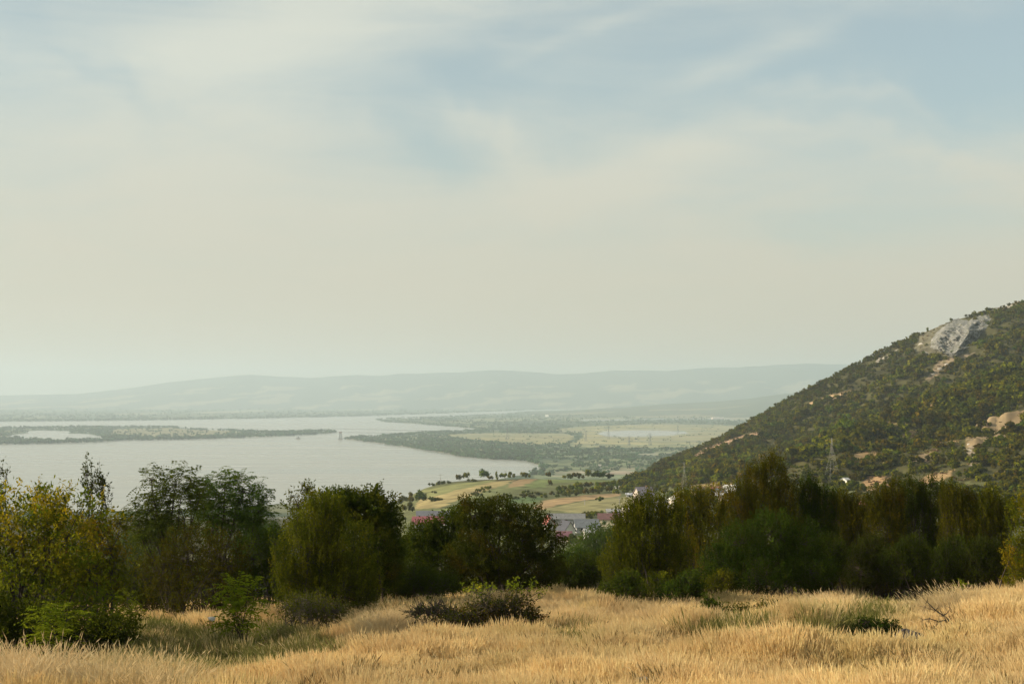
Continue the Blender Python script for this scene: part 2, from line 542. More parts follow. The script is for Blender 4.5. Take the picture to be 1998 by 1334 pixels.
def terrain_mat(name, tint_scale=0.05, bump=0.0, rough=0.95):
    m, t = new_mat(name)
    c = t.n('ShaderNodeAttribute', attribute_name='land').outputs['Color']
    pos = t.n('ShaderNodeNewGeometry').outputs['Position']
    nz = t.noise(pos, tint_scale, 6.0, 0.65)
    f = t.n('ShaderNodeMapRange', {0: nz, 1: 0.25, 2: 0.75, 3: 0.72, 4: 1.28}).outputs[0]
    cc = t.n('ShaderNodeVectorMath', {0: c, 1: t.n('ShaderNodeCombineXYZ', {0: f, 1: f, 2: f}).outputs[0]}, operation='MULTIPLY').outputs[0]
    ins = {'Base Color': cc, 'Roughness': rough, 'Specular IOR Level': 0.1}
    if bump:
        ins['Normal'] = t.n('ShaderNodeBump', {'Strength': 0.6, 'Distance': bump, 'Height': t.noise(pos, tint_scale * 4, 5.0, 0.6)}).outputs[0]
    b = t.n('ShaderNodeBsdfPrincipled', ins)
    t.n('ShaderNodeOutputMaterial', {0: b.outputs[0]})
    return m


# --- meadow (near ground)
gx = np.arange(-62, 62.01, 0.4); gy = np.arange(-12, 60.01, 0.3)
X, Y = np.meshgrid(gx, gy)
Z = near_z(X, Y)
m, t = new_mat('meadow_soil')
pos = t.n('ShaderNodeNewGeometry').outputs['Position']
c = t.ramp(t.noise(pos, 1.2, 6.0, 0.65), [(0.3, (0.09, 0.065, 0.03)), (0.55, (0.20, 0.14, 0.06)), (0.75, (0.13, 0.12, 0.04))])
b = t.n('ShaderNodeBsdfPrincipled', {'Base Color': c, 'Roughness': 0.95, 'Specular IOR Level': 0.1,
        'Normal': t.n('ShaderNodeBump', {'Strength': 0.7, 'Distance': 0.05, 'Height': t.noise(pos, 14.0, 5.0, 0.6)}).outputs[0]})
t.n('ShaderNodeOutputMaterial', {0: b.outputs[0]})
meadow = mesh_np('ground', np.stack([X, Y, Z], -1).reshape(-1, 3), grid_faces(*X.shape), m, smooth=True)
tag(meadow, kind='structure')

# --- valley and hillside
vp = np.arange(-780, 2780, 6.0)
vd = np.concatenate([np.exp(np.linspace(math.log(56), math.log(440), 50))[:-1], np.linspace(440, 1330, 330), np.linspace(1336, 2100, 60)])
P, D = np.meshgrid(vp, vd)
X = (P - 999) / F * D * 1.003
Z = val_z(X, D)
# rough ground among the rocks above
ROW = row_of(D, Z)
rk = inpoly(P, ROW, FIELDS[16][0])
Z = Z + rk * 2.2 * np.abs(snoise(X, D, 14, 3, 0.6, 4))
C = val_color(P, ROW, X, D)
hillside = mesh_np('hillside', np.stack([X, D, Z], -1).reshape(-1, 3), grid_faces(*P.shape), terrain_mat('hillside_soil', 0.12, 0.8), smooth=True,
                   attrs={'land': ('POINT', 'FLOAT_COLOR', np.concatenate([np.clip(C, 0, 1).reshape(-1, 3), np.ones((C.size // 3, 1))], 1))})
tag(hillside, kind='structure')

# --- lowland: river islands, spits and plains
FARSHORE = [(-700, 824), (0, 822), (250, 820), (500, 816), (700, 811.5), (850, 806.5), (1000, 801), (1075, 798), (1100, 794.5), (1060, 790.5), (1000, 789),
            (1000, 786.5), (1100, 786), (1100, 789), (1200, 791.5), (1300, 790.5), (1300, 786), (2700, 786), (2700, 779), (-700, 779)]
ISLAND = [(-300, 872), (-100, 870), (0, 866), (60, 865), (120, 863.5), (180, 862), (212, 860.5), (235, 858), (300, 857.5), (400, 855.5), (500, 852), (560, 849.5), (600, 847.5),
          (640, 845), (656, 842.5), (640, 841), (600, 841.5), (560, 843.5), (520, 843.5), (480, 841.5), (420, 839), (370, 837.5), (340, 834), (280, 833.5), (200, 834),
          (150, 833), (100, 835), (0, 835.5), (-100, 836), (-300, 838)]
POND = [(18, 852), (60, 857.5), (110, 860), (150, 858.5), (185, 857.5), (214, 854), (196, 850), (178, 846.5), (135, 845.5), (145, 841), (100, 839.5), (45, 840), (60, 844), (30, 848)]
POND2 = [(-300, 850), (0, 850.5), (12, 852), (0, 854), (-300, 856)]
MAIN = [(736, 819), (760, 816.5), (850, 814), (900, 811.5), (950, 809.5), (1010, 806), (1060, 803.5), (1100, 801.5), (1200, 798), (1290, 794.5), (1330, 779), (2700, 779),
        (2700, 1010), (-700, 1010), (-700, 1003), (300, 997), (500, 990), (530, 985), (570, 983), (620, 988), (760, 985), (860, 962), (960, 937), (1040, 922), (1062, 914), (1050, 908),
        (1045, 904), (1030, 899), (1000, 896.5), (960, 895), (900, 890), (860, 882), (800, 873), (750, 865.5), (700, 859), (676, 856), (700, 852.5), (760, 849.5), (800, 846),
        (860, 843), (900, 840.5), (945, 839.5), (1000, 838.5), (940, 836.5), (880, 831.5), (800, 825.5), (750, 822.5)]
LAKE = [(1165, 846), (1180, 841), (1250, 839), (1330, 841), (1345, 845), (1300, 850), (1230, 852), (1180, 851)]
LAKE2 = [(1135, 818.5), (1300, 816.5), (1430, 816), (1430, 817.5), (1300, 818.2), (1135, 821)]

pr = np.concatenate([np.arange(778.6, 800, 0.4), np.arange(800, 872, 0.5), np.arange(872, 1011, 1.0)])
pp = np.arange(-600, 2500, 6.0)
P, R = np.meshgrid(pp, pr)
Dl = WZ / slope(R)
Xl = (P - 999) / F * Dl * 1.003
jx = P + 3.5 * snoise(P, R * 3, 26, 3, 0.6, 1); jr = R + 0.35 * snoise(P, R * 3, 40, 3, 0.6, 3)
sd = np.maximum.reduce([sdpoly(jx, jr, q) for q in (FARSHORE, ISLAND, MAIN)])
for q in (POND, POND2, LAKE, LAKE2):
    sd = np.minimum(sd, -sdpoly(jx, jr, q))
Zl = WZ + np.clip(sd * 0.5, -2.5, 1.3)
LOWF = [
    ([(870, 848), (960, 845), (1100, 846), (1122, 852), (1100, 866), (1040, 867), (1000, 866), (930, 858), (880, 853)], (0.312, 0.267, 0.123)),
    ([(1065, 842), (1120, 833), (1260, 828), (1400, 829), (1500, 838), (1450, 870), (1300, 876), (1180, 873), (1108, 871), (1135, 855), (1140, 845)], (0.344, 0.292, 0.133)),
    ([(1160, 846), (1180, 838), (1250, 836), (1345, 838), (1365, 845), (1300, 853), (1200, 855)], (0.328, 0.292, 0.171)),
    ([(1240, 886), (1330, 880), (1345, 884), (1260, 890)], (0.328, 0.284, 0.162)),
    ([(1075, 930), (1080, 922), (1140, 920), (1150, 930)], (0.344, 0.292, 0.190)),
    ([(1175, 926), (1215, 914), (1240, 914), (1240, 930)], (0.369, 0.284, 0.190)),
    ([(1100, 905), (1180, 896), (1260, 898), (1230, 910), (1120, 914)], (0.2, 0.2, 0.09)),
    ([(220, 850), (225, 838), (340, 835), (480, 843), (430, 850), (330, 853)], (0.24, 0.21, 0.11)),
    ([(850, 822), (950, 816), (1120, 815), (1250, 812), (1250, 817), (1000, 822), (900, 826)], (0.2, 0.2, 0.1)),
    ([(1350, 812), (1450, 806), (1500, 812), (1430, 822)], (0.344, 0.292, 0.190)),
    ([(220, 808), (330, 804), (330, 807), (230, 811)], (0.246, 0.224, 0.133)),
    ([(380, 804), (500, 800), (540, 803), (400, 807)], (0.246, 0.224, 0.133)),
    ([(600, 800), (760, 796), (900, 795), (760, 800)], (0.26, 0.24, 0.13)),
    ([(900, 799), (1000, 793), (1060, 794), (960, 800)], (0.28, 0.26, 0.14)),
    ([(1300, 800), (1500, 790), (1600, 780), (1600, 800), (1400, 808)], (0.2, 0.19, 0.1)),
]
Cl = np.zeros(P.shape + (3,)) + np.array((0.055, 0.075, 0.03))
patch = snoise(Xl, Dl, 700, 4, 0.6, 2)
Cl[patch > 0.35] = (0.16, 0.16, 0.075)
Cl[(patch > 0.1) & (patch < 0.2)] = (0.10, 0.12, 0.05)
for poly, col in LOWF:
    Cl[inpoly(jx, jr, poly)] = col
wet = snoise(Xl * 0.10 + 40, Dl, 210, 4, 0.6, 3)
dry = Cl[..., 0] > 0.25
Cl[dry & (wet > 0.28)] = (0.19, 0.21, 0.11)
Cl[dry & (wet < -0.45)] = (0.26, 0.25, 0.17)
mid = (~dry) & (R > 862) & (P > 1040) & (snoise(Xl * 0.25, Dl, 120, 4, 0.6, 1) > 0.05)
Cl[mid] = (0.17, 0.19, 0.09)
shore = (sd < 3.0) & (sd > -2)
Cl[shore & (R > 850)] = (0.22, 0.20, 0.13)
Cl = Cl * (1 + 0.15 * snoise(Xl, Dl, 160, 3, 0.6, 4)[..., None] + 0.22 * snoise(Xl * 0.22, Dl, 150, 4, 0.65, 6)[..., None])
lowland = mesh_np('lowland', np.stack([Xl, Dl, Zl], -1).reshape(-1, 3), grid_faces(*P.shape), terrain_mat('lowland_soil', 0.01), smooth=True,
                  attrs={'land': ('POINT', 'FLOAT_COLOR', np.concatenate([np.clip(Cl, 0, 1).reshape(-1, 3), np.ones((Cl.size // 3, 1))], 1))})
tag(lowland, kind='structure')

# --- river
m, t = new_mat('river_water')
pos = t.n('ShaderNodeNewGeometry').outputs['Position']
st = t.n('ShaderNodeMapping', {0: pos, 2: (0, 0, radians(12)), 3: (0.0012, 0.006, 1)}).outputs[0]
streak = t.noise(st, 1.0, 5.0, 0.6, 0.5)
rp = t.n('ShaderNodeMapping', {0: pos, 3: (0.10, 0.25, 1)}).outputs[0]
bm = t.n('ShaderNodeBump', {'Strength': 0.15, 'Distance': 0.35, 'Height': t.noise(rp, 1.0, 4.0, 0.6)}).outputs[0]
b = t.n('ShaderNodeBsdfPrincipled', {'Base Color': t.ramp(streak, [(0.3, (0.25, 0.24, 0.20)), (0.5, (0.33, 0.31, 0.255)), (0.7, (0.38, 0.355, 0.29))]), 'IOR': 1.33,
        'Roughness': t.n('ShaderNodeMapRange', {0: streak, 1: 0.3, 2: 0.7, 3: 0.20, 4: 0.30}).outputs[0], 'Normal': bm})
t.n('ShaderNodeOutputMaterial', {0: b.outputs[0]})
wy = [1250.0, 3000, 6000, 12000, 21500]
wv, wf = [], []
for i, yv in enumerate(wy):
    wv += [(-16000, yv, WZ), (16000, yv, WZ)]
for i in range(len(wy) - 1):
    wf.append((2 * i, 2 * i + 1, 2 * i + 3, 2 * i + 2))
tag(mesh_np('river_water', wv, wf, m), kind='structure')

# --- distant mountains
def mountain(name, crest, D0, D1, D2, seed, col):
    pm = np.arange(crest[0][0], crest[-1][0] + 1, 9.0)
    nd = 46
    s = np.linspace(0, 1, nd)
    P, S = np.meshgrid(pm, s)
    cr = np.interp(P, [a for a, b in crest], [b for a, b in crest])
    ymid = (D1 - D0) / (D2 - D0)
    Dm = D0 + (D2 - D0) * S
    X = (P - 999) / F * Dm
    zc = slope(cr) * D1
    prof = np.where(S < ymid, (S / ymid), 1 - (S - ymid) / (1 - ymid))
    prof = prof ** 0.85
    base = WZ - 2
    zz = base + (zc - base) * prof
    spur = np.abs(snoise(X + seed * 900, Dm * 0.35, 1500, 5, 0.55, seed))
    h = np.maximum(zc - base, 20)
    zz = zz - spur * h * 0.30 * np.clip(S / ymid, 0, 1) * np.where(S < ymid, 1 - (S / ymid) ** 3, 0)
    zz = zz + h * 0.012 * snoise(X, Dm, 500, 3, 0.5, seed + 1)
    Cm = np.zeros(P.shape + (3,)) + np.array(col)
    f = snoise(X, Dm * 0.7, 900, 3, 0.6, seed + 2)
    Cm[(f > 0.25) & (S < 0.6 * ymid)] = (0.26, 0.22, 0.13)
    o = mesh_np(name, np.stack([X, Dm, zz], -1).reshape(-1, 3), grid_faces(*P.shape), terrain_mat(name + '_soil', 0.004), smooth=True,
                attrs={'land': ('POINT', 'FLOAT_COLOR', np.concatenate([Cm.reshape(-1, 3), np.ones((P.size, 1))], 1))})
    return tag(o, kind='structure')


mountain('mountains', [(-600, 773), (0, 771), (150, 768), (250, 757), (330, 745), (400, 738), (450, 732), (490, 730), (540, 733), (600, 737), (650, 733), (700, 731),
                       (740, 732), (780, 728), (850, 727), (910, 725), (960, 720.5), (1000, 722), (1040, 726), (1090, 729), (1140, 727), (1200, 722), (1260, 722.5),
                       (1300, 723), (1350, 718), (1430, 716), (1500, 712), (1560, 709), (1640, 710), (1720, 713), (2000, 716), (2600, 730)],
         14800, 18000, 20500, 2, (0.07, 0.08, 0.045))
mountain('low_hills', [(1000, 806), (1120, 800), (1220, 794), (1300, 788), (1400, 783), (1450, 779), (1500, 772), (1560, 765), (1650, 752), (1800, 740), (2200, 735)],
         9000, 11500, 13500, 5, (0.09, 0.10, 0.05))

# --- haze: the air between the camera and the far shore
HT = 430.0
m, t = new_mat('haze')
v = t.n('ShaderNodeVolumePrincipled', {'Color': (0.745, 0.875, 0.95, 1), 'Density': 0.000095, 'Anisotropy': 0.2})
t.n('ShaderNodeOutputMaterial', {'Volume': v.outputs[0]})
hx, hy0, hy1, hz = 21000.0, -1500.0, 22500.0, WZ - 15
hv = [(a, b_, c_) for a in (-hx, hx) for b_ in (hy0, hy1) for c_ in (hz, HT)]
hf = [(0, 1, 3, 2), (4, 6, 7, 5), (0, 4, 5, 1), (2, 3, 7, 6), (0, 2, 6, 4), (1, 5, 7, 3)]
haze = mesh_np('haze', hv, hf, m)
tag(haze, kind='stuff')
# ------------------------------------------------------------------ scattering helper (geometry nodes, for uncountable stuff)
def template_collection(name, objs):
    c = bpy.data.collections.new(name)
    for o in objs:
        c.objects.link(o)
    return c


def scatter(name, pts, rz, sc, idx, coll, sz=None):
    """one object: points that carry copies of the templates"""
    n = len(pts)
    me = bpy.data.meshes.new(name)
    me.vertices.add(n)
    me.vertices.foreach_set('co', np.asarray(pts, np.float32).ravel())
    for an, kind, data in (('rz', 'FLOAT', rz), ('sc', 'FLOAT', sc), ('sz', 'FLOAT', sc if sz is None else sz)):
        a = me.attributes.new(an, kind, 'POINT'); a.data.foreach_set('value', np.asarray(data, np.float32))
    a = me.attributes.new('ti', 'INT', 'POINT'); a.data.foreach_set('value', np.asarray(idx, np.int32))
    me.update()
    o = link(bpy.data.objects.new(name, me))
    g = bpy.data.node_groups.new(name + '_nodes', 'GeometryNodeTree')
    g.interface.new_socket('Geometry', in_out='INPUT', socket_type='NodeSocketGeometry')
    g.interface.new_socket('Geometry', in_out='OUTPUT', socket_type='NodeSocketGeometry')
    N = g.nodes.new
    gi, go = N('NodeGroupInput'), N('NodeGroupOutput')
    iop = N('GeometryNodeInstanceOnPoints'); ci = N('GeometryNodeCollectionInfo')
    ci.inputs['Collection'].default_value = coll
    ci.inputs['Separate Children'].default_value = True
    ci.inputs['Reset Children'].default_value = True

    def attr(nm, ty='FLOAT'):
        a = N('GeometryNodeInputNamedAttribute'); a.data_type = ty; a.inputs['Name'].default_value = nm
        return a.outputs['Attribute']
    cr = N('ShaderNodeCombineXYZ'); cs = N('ShaderNodeCombineXYZ')
    L = g.links.new
    L(attr('rz'), cr.inputs[2])
    s_ = attr('sc'); L(s_, cs.inputs[0]); L(s_, cs.inputs[1]); L(attr('sz'), cs.inputs[2])
    e2r = N('FunctionNodeEulerToRotation'); L(cr.outputs[0], e2r.inputs[0])
    L(gi.outputs[0], iop.inputs['Points']); L(ci.outputs[0], iop.inputs['Instance'])
    iop.inputs['Pick Instance'].default_value = True
    L(attr('ti', 'INT'), iop.inputs['Instance Index'])
    L(e2r.outputs[0], iop.inputs['Rotation']); L(cs.outputs[0], iop.inputs['Scale'])
    L(iop.outputs[0], go.inputs[0])
    md = o.modifiers.new('scatter', 'NODES'); md.node_group = g
    tag(o, kind='stuff')
    return o


# ------------------------------------------------------------------ small trees for the middle distance
M['far_leaf'] = leaf_mat('far_leaf', [(0.024, 0.028, 0.003), (0.062, 0.062, 0.004), (0.115, 0.100, 0.005), (0.18, 0.138, 0.007)], transl=0.25, objvar=0.4)
M['far_leaf_green'] = leaf_mat('far_leaf_green', [(0.024, 0.035, 0.003), (0.055, 0.068, 0.005), (0.105, 0.108, 0.007)], transl=0.25, objvar=0.35)


def small_tree_arrays(seed, n, shape, leaf=0.16, r=0.5):
    """unit-height tree: crown of n little faces on a lumpy body plus a dark core and a stem"""
    g = np.random.default_rng(seed)
    nl = g.integers(4, 8)
    if shape == 'round':
        cen = np.stack([g.normal(0, 0.20, nl), g.normal(0, 0.20, nl), g.uniform(0.38, 0.78, nl)], 1); rad = g.uniform(0.17, 0.27, nl)
    elif shape == 'tall':
        cen = np.stack([g.normal(0, 0.07, nl), g.normal(0, 0.07, nl), np.linspace(0.2, 0.86, nl)], 1); rad = np.linspace(0.22, 0.11, nl)
    else:
        cen = np.stack([g.normal(0, 0.38, nl), g.normal(0, 0.38, nl), g.uniform(0.22, 0.55, nl)], 1); rad = g.uniform(0.25, 0.40, nl)
    k = g.integers(0, nl, n)
    d = g.normal(size=(n, 3)); d /= np.linalg.norm(d, axis=1)[:, None]
    p = cen[k] + d * rad[k][:, None] * g.uniform(0.7, 1.08, n)[:, None]
    p[:, 2] = np.maximum(p[:, 2], 0.03)
    a = g.normal(size=(n, 3)); a -= d * (a * d).sum(1)[:, None] * g.uniform(0.2, 0.9, n)[:, None]
    a /= np.linalg.norm(a, axis=1)[:, None]
    b = np.cross(d, a); b /= np.linalg.norm(b, axis=1)[:, None] + 1e-9
    s = leaf * g.uniform(0.6, 1.3, n)[:, None]
    v = np.stack([p - a * s * 0.6, p + b * s * 0.45, p + a * s * 0.7, p - b * s * 0.45], 1).reshape(-1, 3)
    f = np.arange(4 * n).reshape(-1, 4)
    lum = g.uniform(0, 1, n) * 0.6 + 0.4 * ((np.sin(k * 2.4) + 1) / 2)
    vs_, fs_, rn = [v], [f], [lum]
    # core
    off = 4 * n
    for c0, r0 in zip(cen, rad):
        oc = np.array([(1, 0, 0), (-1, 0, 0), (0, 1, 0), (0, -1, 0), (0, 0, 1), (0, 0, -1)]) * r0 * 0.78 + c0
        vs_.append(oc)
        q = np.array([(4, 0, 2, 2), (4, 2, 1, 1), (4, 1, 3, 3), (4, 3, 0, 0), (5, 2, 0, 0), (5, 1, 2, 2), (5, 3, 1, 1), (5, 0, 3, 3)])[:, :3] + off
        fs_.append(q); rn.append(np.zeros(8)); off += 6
    return np.concatenate(vs_), fs_, np.concatenate(rn)


def small_tree_mesh(name, seed, n, shape, mat, leaf=0.16):
    v, fs_, rn = small_tree_arrays(seed, n, shape, leaf)
    quads = fs_[0]; tris = np.concatenate(fs_[1:])
    o = mesh_np(name, v, [quads, tris], mat, link_it=False,
                attrs={'rnd': ('FACE', 'FLOAT', rn), 'yel': ('FACE', 'FLOAT', np.zeros(len(rn)))})
    return o


T_far = [small_tree_mesh('hill_tree', 100 + i, 170, ('round', 'round', 'tall', 'round', 'shrub', 'round', 'tall', 'shrub')[i],
                         M['far_leaf_green'] if i in (1, 5) else M['far_leaf'], (0.15, 0.14, 0.13, 0.16, 0.17, 0.15, 0.12, 0.16)[i]) for i in range(8)]
M['low_leaf'] = leaf_mat('low_leaf', [(0.045, 0.075, 0.030), (0.085, 0.125, 0.050), (0.14, 0.17, 0.065)], transl=0.2, objvar=0.45)
T_low = [small_tree_mesh('lowland_tree', 150 + i, 60, ('round', 'shrub', 'round', 'tall')[i], M['low_leaf'], 0.24) for i in range(4)]
C_far = template_collection('hill_tree_templates', T_far)
C_low = template_collection('lowland_tree_templates', T_low)

# --- trees on the hillside: nearest ones are individuals, the rest one mass
def sample_hill(n, seed, px0, px1, d0, d1):
    g = np.random.default_rng(seed)
    px = g.uniform(px0, px1, n); D = g.uniform(d0, d1, n)
    x = (px - 999) / F * D * 1.003
    z = val_z(x, D); row = row_of(D, z)
    wx = px + 5 * snoise(x, D, 60, 3, 0.6, 2); wy = row + 1.5 * snoise(x, D, 45, 3, 0.6, 6)
    keep = np.ones(n, bool)
    for poly in CLEAR:
        ins = inpoly(wx, wy, poly)
        keep &= ~(ins & (g.random(n) < (0.965 if len(poly) < 10 else 0.82)))
    keep &= ~(inpoly(wx, wy, HALF[0]) & (g.random(n) < 0.35))
    # thin the cover where the ground shows
    dens = 0.5 + 0.5 * snoise(x, D, 90, 3, 0.6, 7)
    keep &= g.random(n) < np.clip(0.9 + 0.8 * dens, 0.72, 1.0)
    return px[keep], D[keep], x[keep], z[keep], row[keep]


hp, hD, hxx, hzz, hrow = sample_hill(17500, 21, 1225, 2500, 640, 1330)
rr = np.interp(hp, rpx, rrw)
# keep the foot of the hill as in the photograph: nothing left of the slope line
ok = ~((hp < 1330) & (hD < 900))
hp, hD, hxx, hzz, hrow = [a[ok] for a in (hp, hD, hxx, hzz, hrow)]
g = np.random.default_rng(3)
hs = g.uniform(2.2, 5.0, len(hp)) * np.where((g.random(len(hp)) < 0.16) & (hD < 1180), 1.6, 1.0) * np.clip(1.25 - (hD - 640) / 2200, 0.8, 1.3)
hi = g.integers(0, 8, len(hp))
hr = g.uniform(0, 6.28, len(hp))
order = np.argsort(-(hs / hD) * ((hp > 1300) & (hp < 2000) & (hrow < 950)))
solo, mass = order[:120], order[120:]
P_ = np.stack([hxx, hD, hzz - 0.15], 1)
scatter('hillside_woodland', P_[mass], hr[mass], hs[mass] * 1.15, hi[mass], C_far, hs[mass])

KINDS8 = ['round dark tree', 'round green tree', 'slender upright tree', 'broad rounded tree', 'low spreading shrub', 'leafy green tree', 'narrow pointed tree', 'low wide bush']


def put_tree(k, loc, h, wsc, rz, label, group, name='tree'):
    o = bpy.data.objects.new(name, T_far[k].data)
    o.location = loc; o.scale = (h * wsc, h * wsc, h); o.rotation_euler = (0, 0, rz)
    link(o)
    cat = 'bush' if k in (4, 7) else 'tree'
    o.name = {'bush': 'bush', 'tree': 'tree'}[cat]
    return tag(o, label, cat, group)


g2 = np.random.default_rng(91)
n = 14000
qx = g2.uniform(1240, 2300, n); qD = g2.uniform(560, 1325, n)
x = (qx - 999) / F * qD * 1.003; z = val_z(x, qD)
kp = (snoise(x, qD, 35, 3, 0.6, 2) > -1.2) & (g2.random(n) < 0.9) & ~((qx < 1330) & (qD < 900))
for poly in CLEAR:
    kp &= ~(inpoly(qx, row_of(qD, z), poly) & (g2.random(n) < 0.90))
hh = g2.uniform(0.7, 2.0, n)
scatter('low_scrub', np.stack([x, qD, z - 0.1], 1)[kp], g2.uniform(0, 6.28, n)[kp], (hh * 1.6)[kp], g2.integers(0, 8, n)[kp], C_far, hh[kp])
M['tussock'] = leaf_mat('tussock', [(0.12, 0.09, 0.04), (0.24, 0.17, 0.075), (0.34, 0.25, 0.12)], transl=0.2, objvar=0.5)
T_tus = [small_tree_mesh('tussock', 170 + i, 40, 'shrub', M['tussock'], 0.3) for i in range(4)]
C_tus = template_collection('tussock_templates', T_tus)
n = 15000
qx = g2.uniform(1330, 2100, n); qD = g2.uniform(480, 1320, n)
x = (qx - 999) / F * qD * 1.003; z = val_z(x, qD); qr = row_of(qD, z)
kp = np.zeros(n, bool)
for poly in CLEAR[:-1]:
    kp |= inpoly(qx, qr, poly)
kp |= g2.random(n) < 0.12
kp &= snoise(x, qD, 22, 3, 0.6, 1) > -0.5
hh = g2.uniform(0.35, 1.1, n)
scatter('slope_tussocks', np.stack([x, qD, z - 0.05], 1)[kp], g2.uniform(0, 6.28, n)[kp], (hh * 1.7)[kp], g2.integers(0, 4, n)[kp], C_tus, hh[kp])
for i in solo:
    k = int(hi[i])
    where = 'on the lower hillside' if hrow[i] > 880 else ('on the middle hillside' if hrow[i] > 780 else 'high on the hillside')
    where += (' left of the tall pylon' if hp[i] < 1560 else ' around the tall pylon' if hp[i] < 1690 else ' near the brown clearing' if hp[i] < 1840 else ' by the bare pale slope')
    put_tree(k, P_[i], hs[i], 1.15, hr[i], KINDS8[k] + ' among the scrub ' + where, (KINDS8[k] + 's ').replace('bushs', 'bushes') + where)

# --- trees in and around the fields, the orchard woods and the village (individuals)
FT = [  # px, base row, height px, width px, template, label
    (836, 950, 6, 8, 4, 'tiny dark bush at the left tip of the field ridge'),
    (846, 948, 8, 9, 4, 'first of the small dark bushes left of the ridge pole'),
    (856, 946, 9, 10, 4, 'small dark bush at the foot of the ridge pole'),
    (865, 944, 8, 9, 4, 'small dark bush just right of the ridge pole'),
    (876, 943, 7, 10, 4, 'low bush between ridge pole and twin trees'),
    (896, 941, 15, 15, 0, 'dark left one of twin trees on the field ridge'),
    (910, 939, 17, 14, 0, 'thin right one of twin trees on the field ridge'),
    (925, 940, 8, 12, 4, 'pale low bush between twin trees and big ridge tree'),
    (945, 936, 23, 24, 5, 'big round olive tree standing on the field ridge'),
    (955, 938, 10, 12, 0, 'dark small bush at the right foot of the big ridge tree'),
    (969, 936, 16, 12, 2, 'pointed dark tree right of the big ridge tree'),
    (984, 936, 13, 15, 0, 'dark rounded tree in the ridge hedge'),
    (997, 935, 15, 14, 3, 'taller dark tree in the ridge hedge'),
    (1012, 934, 19, 14, 1, 'grey green tall tree near the end of the ridge hedge'),
    (1021, 935, 14, 12, 0, 'dark bush closing the ridge hedge'),
    (1029, 934, 12, 12, 3, 'dark low tree just above the tan field corner'),
    (1069, 935, 14, 13, 0, 'lone dark tree above the green field end'),
    (1050, 934, 7, 12, 4, 'flat bush left of the lone dark tree'),
    (1073, 952, 16, 9, 0, 'dark narrow tree standing at the end of the brown plot'),
    (1108, 936, 12, 18, 3, 'left tree of the clump on the ridge centre'),
    (1121, 936, 14, 15, 0, 'second tree of the clump on the ridge centre'),
    (1133, 936, 13, 14, 3, 'third tree of the clump on the ridge centre'),
    (1147, 936, 20, 15, 0, 'tallest dark tree of the ridge centre clump'),
    (1160, 936, 19, 22, 5, 'bright green broad tree right of the tallest ridge tree'),
    (1176, 936, 18, 20, 5, 'green tree in the middle of the ridge row'),
    (1190, 936, 13, 18, 1, 'low green tree near the end of the ridge row'),
    (1203, 936, 11, 16, 5, 'last green bush of the ridge row'),
    (1213, 935, 15, 10, 0, 'dark tree against the left side of the pale blue house'),
    (788, 986, 20, 24, 1, 'bluish tree at the left edge of the fields'),
    (806, 984, 24, 16, 3, 'grey tree at the left field edge beside the round tree'),
    (826, 982, 28, 26, 5, 'large round tree low on the left field, sunlit on one side'),
    (800, 1002, 22, 22, 3, 'dark dome shaped tree just above the grey roofs'),
    (845, 978, 12, 20, 4, 'low bushes beside the large round field tree'),
    (858, 976, 8, 14, 4, 'small bush at the end of the path on the left field'),
    (850, 962, 6, 7, 4, 'tiny dark bush alone on the upper left field'),
    (1172, 980, 12, 15, 1, 'round green bush alone on the tan field'),
    (1163, 975, 6, 6, 4, 'little dot bush left of the round field bush'),
    (1240, 1000, 12, 16, 0, 'dark bush beside the cream building'),
]
for (px, rw, hpx, wpx, k, lb) in FT:
    gl = ground(px, rw)
    h = hpx / F * gl.y
    put_tree(k, gl, h * 1.05, (wpx / F * gl.y) / (h * 1.05) / 0.95, random.uniform(0, 6.28), lb, None)

# the wood at the foot of the hill reads as one mass
g = np.random.default_rng(55)
fp = [(1250, 930), (1330, 915), (1420, 905), (1430, 925), (1330, 950), (1250, 965)]
fq = []
while len(fq) < 110:
    a, b = g.uniform(1250, 1430), g.uniform(905, 965)
    if inpoly(np.array([a]), np.array([b]), fp)[0]:
        fq.append(ground(a, b + 3))
fq = np.array([tuple(q) for q in fq])
hh = g.uniform(9, 15, 110) / F * fq[:, 1]
scatter('foothill_wood', fq, g.uniform(0, 6.28, 110), hh * 1.2, g.integers(0, 8, 110), C_far, hh)

# hedges and orchard woods between the fields
ZONES = [  # polygon, count, height range (px), templates, label, group
    ([(918, 962), (952, 949), (962, 951), (930, 966)], 12, (6, 9), (4, 7), 'purple brown hedge between two ridge fields', 'hedge between two ridge fields'),
    ([(925, 975), (985, 968), (990, 975), (930, 980)], 16, (7, 11), (1, 4, 3), 'green hedge along the lower field track', 'hedge along the lower field track'),
    ([(1050, 968), (1130, 949), (1255, 943), (1255, 962), (1130, 966), (1062, 974)], 72, (10, 17), (0, 1, 3, 5), 'wood above the tan field', 'wood above the tan field'),
    ([(985, 962), (1050, 955), (1060, 970), (985, 972)], 14, (6, 10), (4, 0), 'shrubs above the green strip', 'shrubs above the green strip'),
    ([(1255, 968), (1330, 955), (1400, 962), (1340, 985), (1260, 990)], 40, (11, 17), (1, 5, 3), 'gardens behind the white sheds', 'gardens behind the white sheds'),
    ([(1135, 1005), (1170, 997), (1172, 1006), (1135, 1012)], 10, (9, 12), (0, 4), 'hedge behind the grey village roofs', 'hedge behind the grey village roofs'),
    ([(1085, 1046), (1215, 1042), (1215, 1058), (1085, 1062)], 16, (12, 18), (1, 5, 3), 'gardens among the village roofs', 'gardens among the village roofs'),
    ([(780, 1012), (1000, 1000), (1000, 1008), (780, 1018)], 22, (7, 11), (4, 1, 7), 'gardens above the crimson roof', 'gardens above the crimson roof'),
]
g = np.random.default_rng(77)
